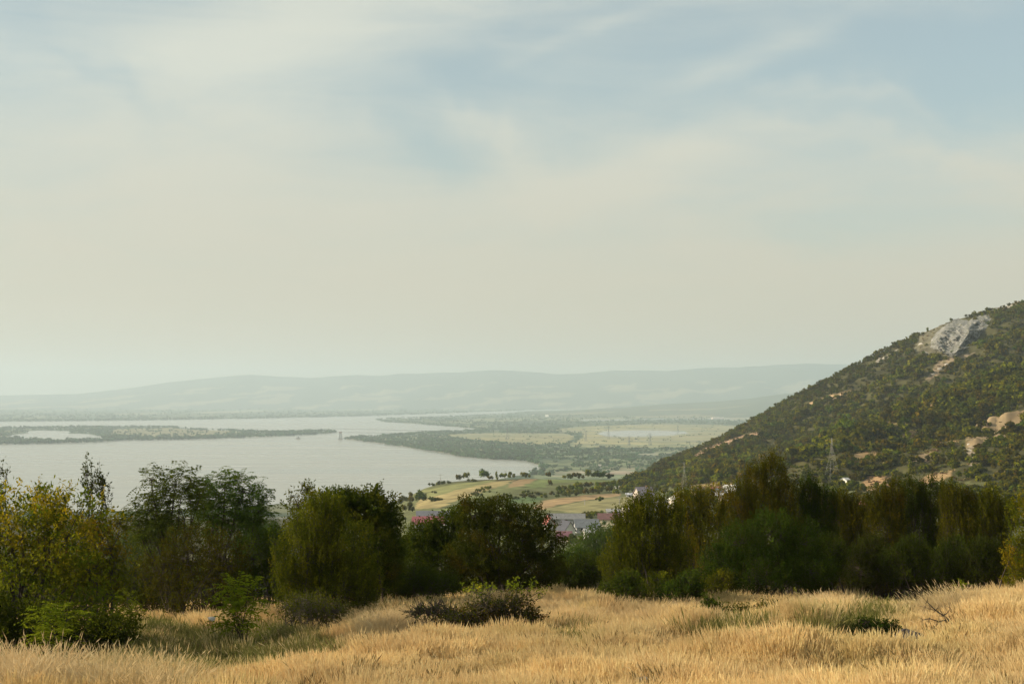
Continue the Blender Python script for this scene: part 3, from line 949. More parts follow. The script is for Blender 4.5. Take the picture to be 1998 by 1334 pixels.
for poly, n, (h0, h1), ks, lb, gp in ZONES:
    xs = [a for a, b in poly]; ys = [b for a, b in poly]
    c_ = 0
    while c_ < n:
        a, b = g.uniform(min(xs), max(xs)), g.uniform(min(ys), max(ys))
        if not inpoly(np.array([a]), np.array([b]), poly)[0]:
            continue
        c_ += 1
        gl = ground(a, b + 3, d0=330.0)
        h = g.uniform(h0, h1) / F * gl.y
        k = int(ks[g.integers(0, len(ks))])
        fx = (a - min(xs)) / (max(xs) - min(xs))
        part_ = 'left end' if fx < 0.25 else 'left middle' if fx < 0.5 else 'right middle' if fx < 0.75 else 'right end'
        edge = 'front' if b > (min(ys) + max(ys)) / 2 else 'back'
        kd = KINDS8[k]
        put_tree(k, gl, h, g.uniform(1.0, 1.35) if k not in (2, 6) else 1.0, g.uniform(0, 6.28), kd + ', ' + edge + ' row, ' + part_ + ' of the ' + lb, kd + ', ' + edge + ' row, ' + part_ + ' of the ' + gp)

# fill of scrub on the hidden slope and on the outer, unseen sides
g = np.random.default_rng(8)
n = 2600
px = g.uniform(-700, 2700, n); D_ = np.exp(g.uniform(math.log(170), math.log(420), n))
x = (px - 999) / F * D_
z = val_z(x, D_)
keep = (px < 760) | (px > 1260) | (D_ < 200)
hh = g.uniform(2.0, 5.0, n)
hh = np.minimum(hh, np.maximum(slope(1090) * D_ - z, 1.0))
scatter('slope_scrub', np.stack([x, D_, z - 0.1], 1)[keep], g.uniform(0, 6.28, n)[keep], (hh * 1.2)[keep], g.integers(0, 8, n)[keep], C_far, hh[keep])
# lower slopes right of the village (between the bushes' tops and the hill)
n = 3200
px = g.uniform(1230, 2600, n); D_ = g.uniform(420, 660, n)
x = (px - 999) / F * D_
z = val_z(x, D_); row = row_of(D_, z)
keep = g.random(n) < np.clip(0.62 + 0.8 * snoise(x, D_, 60, 3, 0.6, 3), 0.15, 1) * (px > 1400)
for poly in CLEAR:
    keep &= ~inpoly(px, row, poly)
hh = g.uniform(2.2, 4.6, n)
scatter('foothill_scrub', np.stack([x, D_, z - 0.1], 1)[keep], g.uniform(0, 6.28, n)[keep], (hh * 1.2)[keep], g.integers(0, 8, n)[keep], C_far, hh[keep])

# --- woods on the islands and the plain
def sample_low(n, seed, rows, pxr, polys_in, polys_out, power=1.0):
    g = np.random.default_rng(seed)
    px = g.uniform(pxr[0], pxr[1], n); row = rows[0] + (rows[1] - rows[0]) * g.random(n) ** power
    ins = np.zeros(n, bool)
    for p in polys_in:
        ins |= inpoly(px, row, p)
    for p in polys_out:
        ins &= ~inpoly(px, row, p)
    px, row = px[ins], row[ins]
    D = (WZ + 1) / slope(row)
    return px, row, D, (px - 999) / F * D * 1.003


OUTS = [POND, POND2, LAKE, LAKE2] + [p for p, c in LOWF if c[0] > 0.22]
sets = []
px, row, D_, x = sample_low(5200, 1, (832, 872), (-300, 660), [ISLAND], [POND, POND2])
open_ = inpoly(px, row, LOWF[7][0]) & (np.random.default_rng(1).random(len(px)) < 0.85)
sets.append((x[~open_], D_[~open_], np.random.default_rng(2).uniform(5.5, 11.5, (~open_).sum())))
px, row, D_, x = sample_low(9500, 2, (838, 928), (670, 1400), [MAIN], OUTS)
tn = snoise(x, D_, 350, 3, 0.6, 5)
kp = (tn > -0.35) | (row < 885)
kp &= ~((row > 893) & (np.random.default_rng(4).random(len(row)) < 0.55))
kp &= ~((px > 1040) & (snoise(x, D_, 130, 3, 0.6, 4) > 0.15))
sets.append((x[kp], D_[kp], np.random.default_rng(3).uniform(4.0, 9.0, kp.sum())))
px, row, D_, x = sample_low(3600, 5, (796, 845), (730, 1500), [MAIN], OUTS)
kp = snoise(x, D_, 500, 3, 0.6, 6) > -0.15
sets.append((x[kp], D_[kp], np.random.default_rng(6).uniform(7, 13, kp.sum())))
px, row, D_, x = sample_low(3800, 7, (792, 824), (-300, 1060), [FARSHORE], OUTS)
kp = snoise(x * 0.4, D_, 600, 3, 0.6, 6) > 0.0
sets.append((x[kp], D_[kp], np.random.default_rng(8).uniform(9, 18, kp.sum())))
# tree rows that line the shores
for shore, rws, hr_ in ((ISLAND, None, (6, 12)), (MAIN, None, (5, 10)), (FARSHORE, None, (8, 16))):
    g = np.random.default_rng(12)
    xs, ds = [], []
    for i in range(len(shore) - 1):
        (a1, b1), (a2, b2) = shore[i], shore[i + 1]
        if max(b1, b2) > 932 or min(b1, b2) < 786.5:
            continue
        nn = int(abs(a2 - a1) * 0.9) + 1
        tt = g.random(nn)
        b = b1 + (b2 - b1) * tt; a = a1 + (a2 - a1) * tt
        d = (WZ + 1) / slope(b)
        up = g.uniform(0, 40, nn) * (1 if shore is not ISLAND else 0.5)
        sgn = 1.0 if (shore is FARSHORE or a2 < a1) and not (shore is ISLAND and b.mean() < 845) and not (shore is MAIN and a2 > a1) else -1.0
        xs.append((a - 999) / F * d * 1.003); ds.append(d + sgn * up)
    xs, ds = np.concatenate(xs), np.concatenate(ds)
    kp = g.random(len(xs)) < 0.72 + 0.4 * snoise(xs, ds, 300, 2, 0.5, 2)
    sets.append((xs[kp], ds[kp], g.uniform(hr_[0], hr_[1], kp.sum())))
px, row, D_, x = sample_low(420, 15, (828, 876), (870, 1500), [LOWF[0][0], LOWF[1][0]], [LAKE])
sets.append((x, D_, np.random.default_rng(16).uniform(2.5, 6.0, len(x))))
xa = np.concatenate([s[0] for s in sets]); da = np.concatenate([s[1] for s in sets]); ha = np.concatenate([s[2] for s in sets])
g = np.random.default_rng(13)
tsel = g.integers(0, 4, len(xa))
scatter('river_woodland', np.stack([xa, da, np.full(len(xa), WZ + 0.8)], 1), g.uniform(0, 6.28, len(xa)), ha * g.uniform(1.0, 1.7, len(xa)), tsel, C_low, ha)
# ------------------------------------------------------------------ near plants
def tube(points, radii, sides=5):
    """swept tube through points, quads"""
    pts = np.asarray(points, float); n = len(pts)
    tang = np.gradient(pts, axis=0)
    tang /= np.linalg.norm(tang, axis=1)[:, None] + 1e-9
    ref = np.array([0.31, 0.95, 0.1])
    a = np.cross(tang, ref); a /= np.linalg.norm(a, axis=1)[:, None] + 1e-9
    b = np.cross(tang, a)
    th = np.arange(sides) * 2 * pi / sides
    ring = a[:, None, :] * np.cos(th)[None, :, None] + b[:, None, :] * np.sin(th)[None, :, None]
    v = (pts[:, None, :] + ring * np.asarray(radii)[:, None, None]).reshape(-1, 3)
    i = np.arange(n - 1)[:, None] * sides; j = np.arange(sides)[None, :]; j2 = (j + 1) % sides
    f = np.stack([i + j, i + j2, i + sides + j2, i + sides + j], -1).reshape(-1, 4)
    return v, f


class Soup:
    def __init__(self):
        self.v, self.f, self.n = [], [], 0

    def add(self, v, f):
        self.v.append(v); self.f.append(np.asarray(f) + self.n); self.n += len(v)

    def arrays(self):
        return np.concatenate(self.v), np.concatenate(self.f)


def twigs(p0, p1, r):
    """many thin three sided twigs at once, p0,p1 Nx3"""
    d = p1 - p0; d /= np.linalg.norm(d, axis=1)[:, None] + 1e-9
    a = np.cross(d, np.array([0.2, 0.3, 0.93])); a /= np.linalg.norm(a, axis=1)[:, None] + 1e-9
    b = np.cross(d, a)
    r = np.broadcast_to(np.asarray(r, float), (len(p0),))[:, None]
    vs = []
    for k in range(3):
        th = k * 2 * pi / 3
        o = a * cos(th) + b * sin(th)
        vs += [p0 + o * r, p1 + o * r * 0.35]
    v = np.stack(vs, 1).reshape(-1, 3)
    base = np.arange(len(p0))[:, None] * 6
    f = np.concatenate([base + np.array([0, 2, 3, 1]), base + np.array([2, 4, 5, 3]), base + np.array([4, 0, 1, 5])], 1).reshape(-1, 4)
    return v, f


def leaf_quads(p, d, size, g, width=0.45, flat=0.5):
    """rhombic leaves at p pointing along d"""
    n = len(p)
    d = d / (np.linalg.norm(d, axis=1)[:, None] + 1e-9)
    u = g.normal(size=(n, 3)); u[:, 2] += flat * 2.0
    s = np.cross(d, u); s /= np.linalg.norm(s, axis=1)[:, None] + 1e-9
    nrm = np.cross(s, d)
    size = np.broadcast_to(size, (n,))[:, None]
    w_ = size * width
    v = np.stack([p, p + d * size * 0.5 + s * w_ * 0.5 + nrm * size * 0.08, p + d * size, p + d * size * 0.5 - s * w_ * 0.5 + nrm * size * 0.08], 1).reshape(-1, 3)
    return v, np.arange(4 * n).reshape(-1, 4)


def make_plant(seed, lobes, n_shoots, lps, leaf=0.06, shoot=0.35, up=0.3, out=0.6, rand=0.5, droop=0.0, stems=3, stem_r=0.05,
               pinnate=False, gaps=0.25, gap_wl=0.9, leaf_w=0.45, twig_r=0.003, base_spread=0.2, shell=0.45, fan=0.0, yel=None, limbs=10, bare=0.0, keepz=0.0):
    """lobes: (x, y, z, rx, ry, rz). Returns wood arrays, leaf arrays, per-leaf rnd and yel"""
    g = np.random.default_rng(seed)
    L = np.array(lobes, float)
    vol = (L[:, 3] * L[:, 4] * L[:, 5]) ** 0.7
    k = g.choice(len(L), n_shoots * 2, p=vol / vol.sum())
    d = g.normal(size=(len(k), 3)); d /= np.linalg.norm(d, axis=1)[:, None]
    rr_ = shell + (1 - shell) * g.random(len(k)) ** 0.6
    c = L[k, :3]; r = L[k, 3:]
    end = c + d * r * rr_[:, None]
    nz = noise3(end + seed, gap_wl, seed % 5)
    ok_ = (nz > -1 + gaps * 2.0 * 0.7) & (end[:, 2] > keepz)
    end, d, c = end[ok_][:n_shoots], d[ok_][:n_shoots], c[ok_][:n_shoots]
    n = len(end)
    top = L[:, 2].max()
    cen = np.array([0, 0, max(0.1, 0.2 * top)])
    if fan > 0:
        away = end - cen * 0.0 - np.array([0, 0, -0.4 * top])
        away /= np.linalg.norm(away, axis=1)[:, None]
        dirs = away * fan + d * out * 0.4
    else:
        dirs = d * out
    dirs = dirs + np.array([0, 0, up]) + g.normal(size=(n, 3)) * rand * 0.6
    dirs /= np.linalg.norm(dirs, axis=1)[:, None]
    sl = shoot * g.uniform(0.55, 1.35, n)
    s0 = end - dirs * sl[:, None] * 0.6
    s1 = end + dirs * sl[:, None] * 0.4
    s0[:, 2] = np.maximum(s0[:, 2], 0.02)
    wood = Soup()
    # limbs from the foot to the lobes
    lp = []
    targets = list(L[:, :3] + 0) + [end[i] * 0.85 for i in g.integers(0, n, limbs)]
    for ti, tg in enumerate(targets):
        b0 = np.array([g.normal(0, base_spread), g.normal(0, base_spread), -0.1])
        if stems <= 2:
            b0 = np.array([0.12 * base_spread * g.normal(), 0.12 * base_spread * g.normal(), -0.1])
        mid = b0 * 0.55 + tg * 0.45 + np.array([0, 0, 0.18 * top]) * g.uniform(0.2, 0.9) + g.normal(0, 0.05 * top, 3)
        tt = np.linspace(0, 1, 9)[:, None]
        path = (1 - tt) ** 2 * b0 + 2 * tt * (1 - tt) * mid + tt ** 2 * tg
        path[1:-1] += g.normal(0, 0.012 * top, (7, 3))
        rad = stem_r * (1.0 if ti < stems else 0.6) * (1 - 0.85 * tt[:, 0]) + 0.004
        wood.add(*tube(path, rad, 5))
        lp.append(path[3:])
    lp = np.concatenate(lp)
    # branchlets joining limbs and shoots
    sub = np.arange(n) if n < 500 else g.choice(n, 500, replace=False)
    dd = ((s0[sub][:, None, :] - lp[None]) ** 2).sum(-1)
    near_ = lp[dd.argmin(1)]
    wood.add(*twigs(near_, s0[sub], twig_r * 2.2))
    tw = np.arange(n) if n < 1000 else g.choice(n, 1000, replace=False)
    wood.add(*twigs(s0[tw], s1[tw], twig_r))
    # leaves
    if bare > 0:
        kp = g.random(n) > bare
        s0, s1, dirs, sl, end = s0[kp], s1[kp], dirs[kp], sl[kp], end[kp]; n = len(s0)
    if not pinnate:
        m_ = int(round(lps * 1.15))
        t_ = g.uniform(0.05, 1.05, (n, m_))
        p = s0[:, None] + (s1 - s0)[:, None] * t_[..., None] + g.normal(0, leaf * 0.25, (n, m_, 3))
        ld = dirs[:, None] * 0.55 + g.normal(size=(n, m_, 3)) * 0.75
        ld[..., 2] -= droop
        p = p.reshape(-1, 3); ld = ld.reshape(-1, 3)
        lv, lf = leaf_quads(p, ld, leaf * 1.32 * g.uniform(0.6, 1.3, len(p)), g, leaf_w)
        sh = np.repeat(np.arange(n), m_)
    else:
        # each shoot bears arching leaf stalks with paired leaflets
        ns, npair = lps, 7
        side = g.normal(size=(n, ns, 3)); side -= dirs[:, None] * (side * dirs[:, None]).sum(-1, keepdims=True)
        side /= np.linalg.norm(side, axis=-1, keepdims=True)
        st0 = s0[:, None] + (s1 - s0)[:, None] * g.uniform(0.2, 1.0, (n, ns, 1))
        rd = dirs[:, None] * 0.5 + side * 0.9; rd[..., 2] += 0.15
        rd /= np.linalg.norm(rd, axis=-1, keepdims=True)
        RL = leaf * 5.0 * g.uniform(0.7, 1.2, (n, ns, 1))
        st0 = st0.reshape(-1, 3); rd = rd.reshape(-1, 3); RL = RL.reshape(-1, 1)
        perp = np.cross(rd, np.array([0, 0, 1.0])); perp /= np.linalg.norm(perp, axis=1)[:, None] + 1e-9
        ps, ds_ = [], []
        for q in range(npair):
            f_ = (q + 1) / npair
            pos_ = st0 + rd * RL * f_; pos_[:, 2] -= (droop * RL[:, 0]) * f_ ** 2
            dwn = np.zeros_like(rd); dwn[:, 2] = -0.35 - droop * f_
            for sg in (-1, 1):
                ps.append(pos_); ds_.append(perp * sg + rd * 0.35 + dwn * 0.6)
        m_ = len(ps) * ns
        p = np.stack(ps, 1).reshape(-1, 3); ld = np.stack(ds_, 1).reshape(-1, 3) + g.normal(0, 0.15, (len(ps) * len(st0), 3))
        lv, lf = leaf_quads(p, ld, leaf * g.uniform(0.8, 1.2, len(p)), g, leaf_w, 0.9)
        sh = np.repeat(np.arange(n), m_)
    cl_ = 0.5 + 0.5 * noise3(end, 0.55, (seed + 2) % 5)
    rnd = np.clip(0.55 * cl_[sh] + 0.25 * g.random(n)[sh] + 0.3 * g.random(len(p)) - 0.05, 0, 1)
    yl = np.zeros(len(p)) if yel is None else np.clip(yel(p) * (0.4 + 0.9 * g.random(len(p))) * (0.3 + g.random(n)[sh]), 0, 1)
    return wood.arrays(), (lv, lf), rnd, yl


def plant(name, loc, data, leafm, barkm, label, cat, group=None):
    (wv, wf), (lv, lf), rnd, yl = data
    root = empty(name, loc, label, cat, group)
    mesh_np('trunk' if 'tree' in name else 'stems', wv, wf, barkm, parent=root, smooth=True)
    mesh_np('crown' if 'tree' in name else 'foliage', lv, lf, leafm, parent=root, attrs={'rnd': ('FACE', 'FLOAT', rnd), 'yel': ('FACE', 'FLOAT', yl)})
    return root


M['leaf_locust'] = leaf_mat('leaf_locust', [(0.024, 0.048, 0.011), (0.048, 0.080, 0.015), (0.085, 0.12, 0.018)], autumn=(0.25, 0.17, 0.02))
M['leaf_yellow'] = leaf_mat('leaf_yellow', [(0.018, 0.036, 0.004), (0.050, 0.078, 0.006), (0.11, 0.135, 0.009), (0.19, 0.185, 0.012)], autumn=(0.44, 0.27, 0.012), transl=0.45)
M['leaf_green'] = leaf_mat('leaf_green', [(0.011, 0.024, 0.003), (0.030, 0.050, 0.006), (0.085, 0.110, 0.011)], autumn=(0.22, 0.14, 0.008), transl=0.36)
M['leaf_dark'] = leaf_mat('leaf_dark', [(0.008, 0.017, 0.003), (0.022, 0.038, 0.005), (0.060, 0.078, 0.009)], autumn=(0.13, 0.080, 0.006), transl=0.3)
M['leaf_olive'] = leaf_mat('leaf_olive', [(0.022, 0.030, 0.003), (0.062, 0.068, 0.005), (0.17, 0.155, 0.010)], autumn=(0.20, 0.13, 0.007), transl=0.36)
M['leaf_sprig'] = leaf_mat('leaf_sprig', [(0.07, 0.12, 0.008), (0.16, 0.21, 0.012), (0.28, 0.31, 0.018)], autumn=(0.40, 0.30, 0.03), transl=0.5)

RNG = np.random.default_rng(42)


def site(px, D_):
    x = (px - 999) / F * D_ * 1.003
    return x, D_, float(near_z(x, D_)) if D_ < 58 else float(val_z(x, D_))


def build(name, px, D_, prof, leafm, label, cat, barkm='bark', seed=1, group=None, depth=0.8, nshoots=1500, n_extra=0, **kw):
    """prof: list of (px, row, half width px, half height px) lobes read off the photograph at depth D_"""
    x0, y0, z0 = site(px, D_)
    g = np.random.default_rng(seed)
    lobes = []
    if kw.get('fan', 0) > 0:      # upright kinds end in narrow pointed shoots
        prof = [(a, b + 5, w0 * 1.32, h0) if w0 < 35 else (a, b, w0, h0) for a, b, w0, h0 in prof]
        prof += [(a + (k - 1) * w0 * 0.60, b - h0 * (0.72 if k == 1 else 0.42), w0 * 0.24, h0 * 0.42) for a, b, w0, h0 in prof if w0 < 42 and h0 > 25 and b < 1050 for k in range(3)]
    for (lx, lr, hw, hh) in prof:
        X_ = (lx - px) / F * D_; Z_ = float(slope(lr) * D_) - z0
        rx, rz_ = hw / F * D_, hh / F * D_
        lobes.append((X_, g.uniform(-0.3, 0.3) * rx * depth, Z_, rx, rx * depth, rz_))
    return plant(name, (x0, y0, z0), make_plant(seed, lobes, nshoots, **kw), M[leafm], M[barkm], label, cat, group)


def top_yel(z0, z1, amt=1.0, px=None):
    def f(p):
        v = np.clip((p[:, 2] - z0) / (z1 - z0), 0, 1) * amt
        v = v * np.clip(0.5 + 1.0 * noise3(p, 0.7, 2), 0, 1)
        return v
    return f


# --- left group
build('tree', 55, 26.0, [(20, 1010, 120, 70), (-80, 1040, 130, 90), (90, 1060, 120, 90), (150, 1010, 80, 60), (40, 1150, 150, 110), (-60, 1200, 150, 100), (150, 1150, 90, 90), (120, 985, 55, 40)],
      'leaf_yellow', 'yellowing broad tree at the left edge, its top turned orange and gold', 'tree', seed=1, nshoots=2300, lps=7, leaf=0.062, shoot=0.34,
      up=0.25, out=0.6, rand=0.7, gaps=0.30, stems=3, stem_r=0.045, yel=top_yel(1.3, 3.0, 1.2), limbs=16)
build('tree', 205, 28.5, [(215, 1045, 45, 50), (175, 1075, 70, 70), (230, 1110, 40, 60), (200, 1170, 70, 80), (240, 1020, 18, 25), (120, 1110, 80, 80)],
      'leaf_yellow', 'smaller gold and green tree right of the broad yellowing one', 'tree', seed=2, nshoots=1000, lps=7, leaf=0.06, shoot=0.30,
      up=0.3, out=0.6, rand=0.7, gaps=0.42, stems=3, stem_r=0.035, yel=top_yel(0.9, 2.8, 1.0), limbs=12)
build('tree', 192, 31.0, [(185, 945, 20, 50), (205, 930, 14, 30), (172, 925, 8, 35), (208, 965, 16, 30), (195, 1020, 25, 40)],
      'leaf_dark', 'sparse slender sapling whose twigs rise above the yellowing trees', 'tree', seed=3, nshoots=150, lps=7, leaf=0.055, shoot=0.35,
      up=1.3, out=0.3, rand=0.25, gaps=0.1, stems=1, stem_r=0.03, limbs=8, shell=0.2)
build('tree', 8, 30.0, [(2, 930, 10, 35), (18, 925, 8, 25), (-12, 945, 20, 45), (8, 975, 18, 30), (-5, 1020, 30, 40)],
      'leaf_dark', 'thin bare topped sapling at the left edge of the view', 'tree', seed=4, nshoots=130, lps=7, leaf=0.055, shoot=0.32, up=1.1, out=0.3, rand=0.3, gaps=0.1, stems=1, stem_r=0.03, limbs=8, shell=0.2)
build('tree', 88, 30.5, [(90, 965, 22, 28), (75, 985, 20, 20), (132, 968, 16, 22), (105, 1010, 40, 30)],
      'leaf_yellow', 'thin gold twigged sapling poking up between the left edge trees', 'tree', seed=44, nshoots=160, lps=6, leaf=0.055, shoot=0.3, up=0.9, out=0.4, rand=0.3, gaps=0.1, stems=1, stem_r=0.025, limbs=6, shell=0.2, yel=top_yel(0.5, 2.5, 0.9))
build('bush', 150, 24.5, [(60, 1240, 120, 66), (170, 1240, 70, 52), (-40, 1230, 100, 80), (240, 1225, 50, 34), (110, 1275, 120, 30)],
      'leaf_green', 'dark green undergrowth at the foot of the yellowing trees', 'bush', seed=5, nshoots=2200, lps=9, leaf=0.055, shoot=0.25, up=0.4, out=0.6, rand=0.6, gaps=0.15, stems=4, stem_r=0.015, limbs=6, base_spread=0.5)
build('sapling', 125, 23.5, [(105, 1215, 35, 28), (140, 1195, 28, 22), (120, 1235, 40, 20)],
      'leaf_sprig', 'light green feathery sapling at the foot of the yellowing trees', 'sapling', seed=6, nshoots=26, lps=4, leaf=0.075, shoot=0.2, up=0.5, out=0.7, rand=0.4, gaps=0.0, stems=2, stem_r=0.01, pinnate=True, droop=0.35, limbs=4, shell=0.3, leaf_w=0.34)
build('sapling', 255, 27.5, [(262, 1188, 22, 14), (245, 1205, 22, 12), (255, 1165, 14, 12)],
      'leaf_sprig', 'tiny light green sapling between the undergrowth and the airy tree', 'sapling', seed=7, nshoots=16, lps=3, leaf=0.06, shoot=0.15, up=0.5, out=0.7, rand=0.4, gaps=0.0, stems=1, stem_r=0.008, pinnate=True, droop=0.3, limbs=3, shell=0.3, leaf_w=0.34)

# airy feathery trees
build('tree', 352, 37.0, [(300, 935, 30, 18), (345, 945, 40, 28), (375, 935, 26, 18), (350, 985, 55, 30), (300, 995, 38, 22), (275, 1022, 38, 26), (330, 1040, 60, 28), (395, 965, 30, 30)],
      'leaf_locust', 'airy feathery tree with a leaning forked trunk and sky in its crown', 'tree', seed=8, nshoots=330, lps=3, leaf=0.085, shoot=0.38, up=0.35, out=0.8, rand=0.4,
      gaps=0.36, gap_wl=0.7, stems=2, stem_r=0.055, pinnate=True, droop=0.45, limbs=12, base_spread=0.3, leaf_w=0.36, shell=0.55)
build('tree', 428, 38.5, [(440, 950, 42, 26), (480, 960, 38, 28), (505, 995, 30, 34), (450, 1000, 60, 28), (415, 985, 30, 24), (470, 1035, 60, 26), (400, 955, 20, 16)],
      'leaf_locust', 'rounder feathery tree close behind the airy one, touching it', 'tree', seed=9, nshoots=400, lps=3, leaf=0.085, shoot=0.36, up=0.3, out=0.8, rand=0.4,
      gaps=0.28, gap_wl=0.7, stems=2, stem_r=0.055, pinnate=True, droop=0.4, limbs=12, base_spread=0.3, leaf_w=0.36, shell=0.5)
build('bush', 380, 35.5, [(380, 1080, 75, 60), (440, 1090, 60, 60), (330, 1110, 60, 50), (400, 1150, 110, 50)],
      'leaf_dark', 'brownish twiggy thicket under the two airy trees', 'bush', seed=10, nshoots=1700, lps=7, leaf=0.05, shoot=0.34, up=0.5, out=0.5, rand=0.6, gaps=0.22, stems=6, stem_r=0.02, limbs=14,
      base_spread=0.5, yel=lambda p: np.full(len(p), 0.35), keepz=0.0)
build('bush', 300, 38.0, [(285, 1130, 50, 60), (320, 1160, 50, 40), (260, 1160, 40, 40)],
      'leaf_green', 'low green bush left under the airy trees', 'bush', seed=11, nshoots=800, lps=8, leaf=0.05, shoot=0.28, up=0.3, out=0.6, rand=0.6, gaps=0.2, stems=4, stem_r=0.015, limbs=8, base_spread=0.4)
build('bush', 505, 37.0, [(500, 1090, 45, 60), (530, 1130, 45, 55), (480, 1140, 40, 45), (545, 1060, 30, 40)],
      'leaf_green', 'green bush filling the gap right of the airy trees', 'bush', seed=12, nshoots=1000, lps=8, leaf=0.052, shoot=0.3, up=0.5, out=0.5, rand=0.6, gaps=0.2, stems=4, stem_r=0.015, limbs=8, base_spread=0.4)
build('sapling', 478, 26.5, [(462, 1148, 20, 14), (490, 1145, 16, 10), (455, 1170, 18, 12), (500, 1168, 20, 14), (478, 1190, 28, 14), (470, 1222, 30, 14)],
      'leaf_sprig', 'bright yellow green sapling standing alone before the airy trees', 'sapling', seed=13, nshoots=42, lps=3, leaf=0.085, shoot=0.16, up=0.45, out=0.8, rand=0.35, gaps=0.0, stems=1, stem_r=0.012,
      pinnate=True, droop=0.25, limbs=5, shell=0.3, leaf_w=0.42)

# centre left masses
build('bush', 632, 32.0, [(622, 1020, 60, 55), (600, 1080, 70, 70), (670, 1075, 70, 80), (640, 1140, 95, 70), (580, 1130, 50, 60), (690, 1140, 60, 60), (640, 990, 30, 28)],
      'leaf_olive', 'tall olive brown bush with upright shoots, left of centre', 'bush', seed=14, nshoots=3300, lps=11, leaf=0.042, shoot=0.42, up=1.1, out=0.35, rand=0.4, gaps=0.12, stems=9, stem_r=0.02,
      limbs=20, base_spread=0.35, leaf_w=0.5, fan=0.8, yel=lambda p: np.clip(-0.1 + 0.5 * noise3(p, 0.9, 1), 0, 0.7))
build('bush', 600, 29.5, [(600, 1185, 60, 30), (645, 1192, 45, 24)],
      'leaf_olive', 'low twiggy bush with dead stems at the foot of the olive brown bush', 'bush', seed=15, nshoots=480, lps=5, leaf=0.04, shoot=0.28, up=0.8, out=0.5, rand=0.6, gaps=0.2, stems=8, stem_r=0.012, limbs=14,
      base_spread=0.35, barkm='bark_pale', bare=0.2)
build('tree', 722, 35.5, [(725, 1000, 55, 45), (690, 985, 45, 30), (760, 1010, 30, 50), (720, 1070, 75, 70), (755, 1100, 40, 60), (650, 975, 45, 22), (735, 965, 20, 18)],
      'leaf_green', 'dark green dense round tree behind the olive brown bush', 'tree', seed=16, nshoots=3000, lps=10, leaf=0.056, shoot=0.3, up=0.35, out=0.6, rand=0.6, gaps=0.12, stems=3, stem_r=0.05, limbs=14,
      yel=lambda p: np.clip(0.10 + 0.25 * noise3(p, 0.8, 3), 0, 0.5))
build('tree', 605, 36.5, [(602, 955, 18, 20), (575, 965, 16, 10), (585, 985, 34, 14), (640, 985, 30, 18), (615, 1030, 60, 40)],
      'leaf_green', 'ragged leafy top sticking up behind the olive brown bush', 'tree', seed=17, nshoots=420, lps=9, leaf=0.055, shoot=0.28, up=0.5, out=0.6, rand=0.6, gaps=0.2, stems=2, stem_r=0.03, limbs=8, shell=0.3,
      yel=lambda p: np.clip(0.2 + 0.3 * noise3(p, 0.8, 3), 0, 0.6))
build('bush', 840, 41.0, [(835, 1045, 45, 32), (870, 1040, 45, 40), (815, 1090, 45, 55), (870, 1105, 60, 50), (895, 1010, 25, 25)],
      'leaf_green', 'leafy mid green bush in front of the crimson roof', 'bush', seed=18, nshoots=2000, lps=9, leaf=0.062, shoot=0.3, up=0.3, out=0.7, rand=0.6, gaps=0.14, stems=5, stem_r=0.025, limbs=12, base_spread=0.5)
build('tree', 985, 39.0, [(925, 1005, 40, 32), (975, 1005, 45, 38), (1030, 1020, 45, 40), (1060, 1060, 45, 50), (970, 1070, 80, 60), (1020, 1110, 85, 45), (920, 1090, 55, 50), (905, 985, 18, 16)],
      'leaf_dark', 'big dark spreading tree at the centre, darkest crown of the row', 'tree', seed=19, nshoots=4200, lps=9, leaf=0.056, shoot=0.3, up=0.3, out=0.6, rand=0.6, gaps=0.12, stems=3, stem_r=0.06, limbs=18,
      yel=lambda p: np.clip(0.05 + 0.4 * noise3(p, 0.8, 3), 0, 0.6))
build('bush', 1120, 43.0, [(1110, 1120, 50, 35), (1150, 1110, 40, 35), (1075, 1130, 40, 30)],
      'leaf_dark', 'low dark bush in the gap beneath the village view', 'bush', seed=20, nshoots=1100, lps=9, leaf=0.055, shoot=0.3, up=0.3, out=0.6, rand=0.6, gaps=0.1, stems=4, stem_r=0.02, limbs=8, base_spread=0.5)
build('bush', 800, 37.0, [(800, 1130, 50, 30), (850, 1140, 50, 22), (770, 1150, 40, 25)],
      'leaf_dark', 'low dark thicket between the round tree and the centre tree', 'bush', seed=21, nshoots=900, lps=9, leaf=0.05, shoot=0.28, up=0.3, out=0.6, rand=0.6, gaps=0.1, stems=4, stem_r=0.02, limbs=8, base_spread=0.5)

# right masses: upright shoots, olive to orange
UP = dict(lps=11, leaf=0.044, shoot=0.5, up=1.0, out=0.3, rand=0.35, stems=9, stem_r=0.022, limbs=22, base_spread=0.35, leaf_w=0.5, fan=0.9)
build('bush', 1262, 37.5, [(1265, 995, 26, 38), (1225, 1020, 26, 40), (1310, 1010, 20, 36), (1255, 1060, 72, 60), (1225, 1100, 60, 50), (1300, 1095, 55, 55), (1240, 985, 12, 22), (1292, 985, 10, 20)],
      'leaf_olive', 'dark bush with shoots fanning up and left, right of the village gap', 'bush', seed=22, nshoots=3300, gaps=0.10, **UP)
build('bush', 1372, 43.0, [(1345, 985, 30, 36), (1385, 985, 28, 40), (1335, 1030, 30, 50), (1375, 1050, 55, 60), (1360, 1100, 60, 50), (1325, 965, 10, 20)],
      'leaf_olive', 'orange tinted upright bush behind the fanning dark bush', 'bush', seed=23, nshoots=2500, gaps=0.12, yel=lambda p: np.clip(0.35 + 0.5 * noise3(p, 0.9, 1), 0, 0.9), **UP)
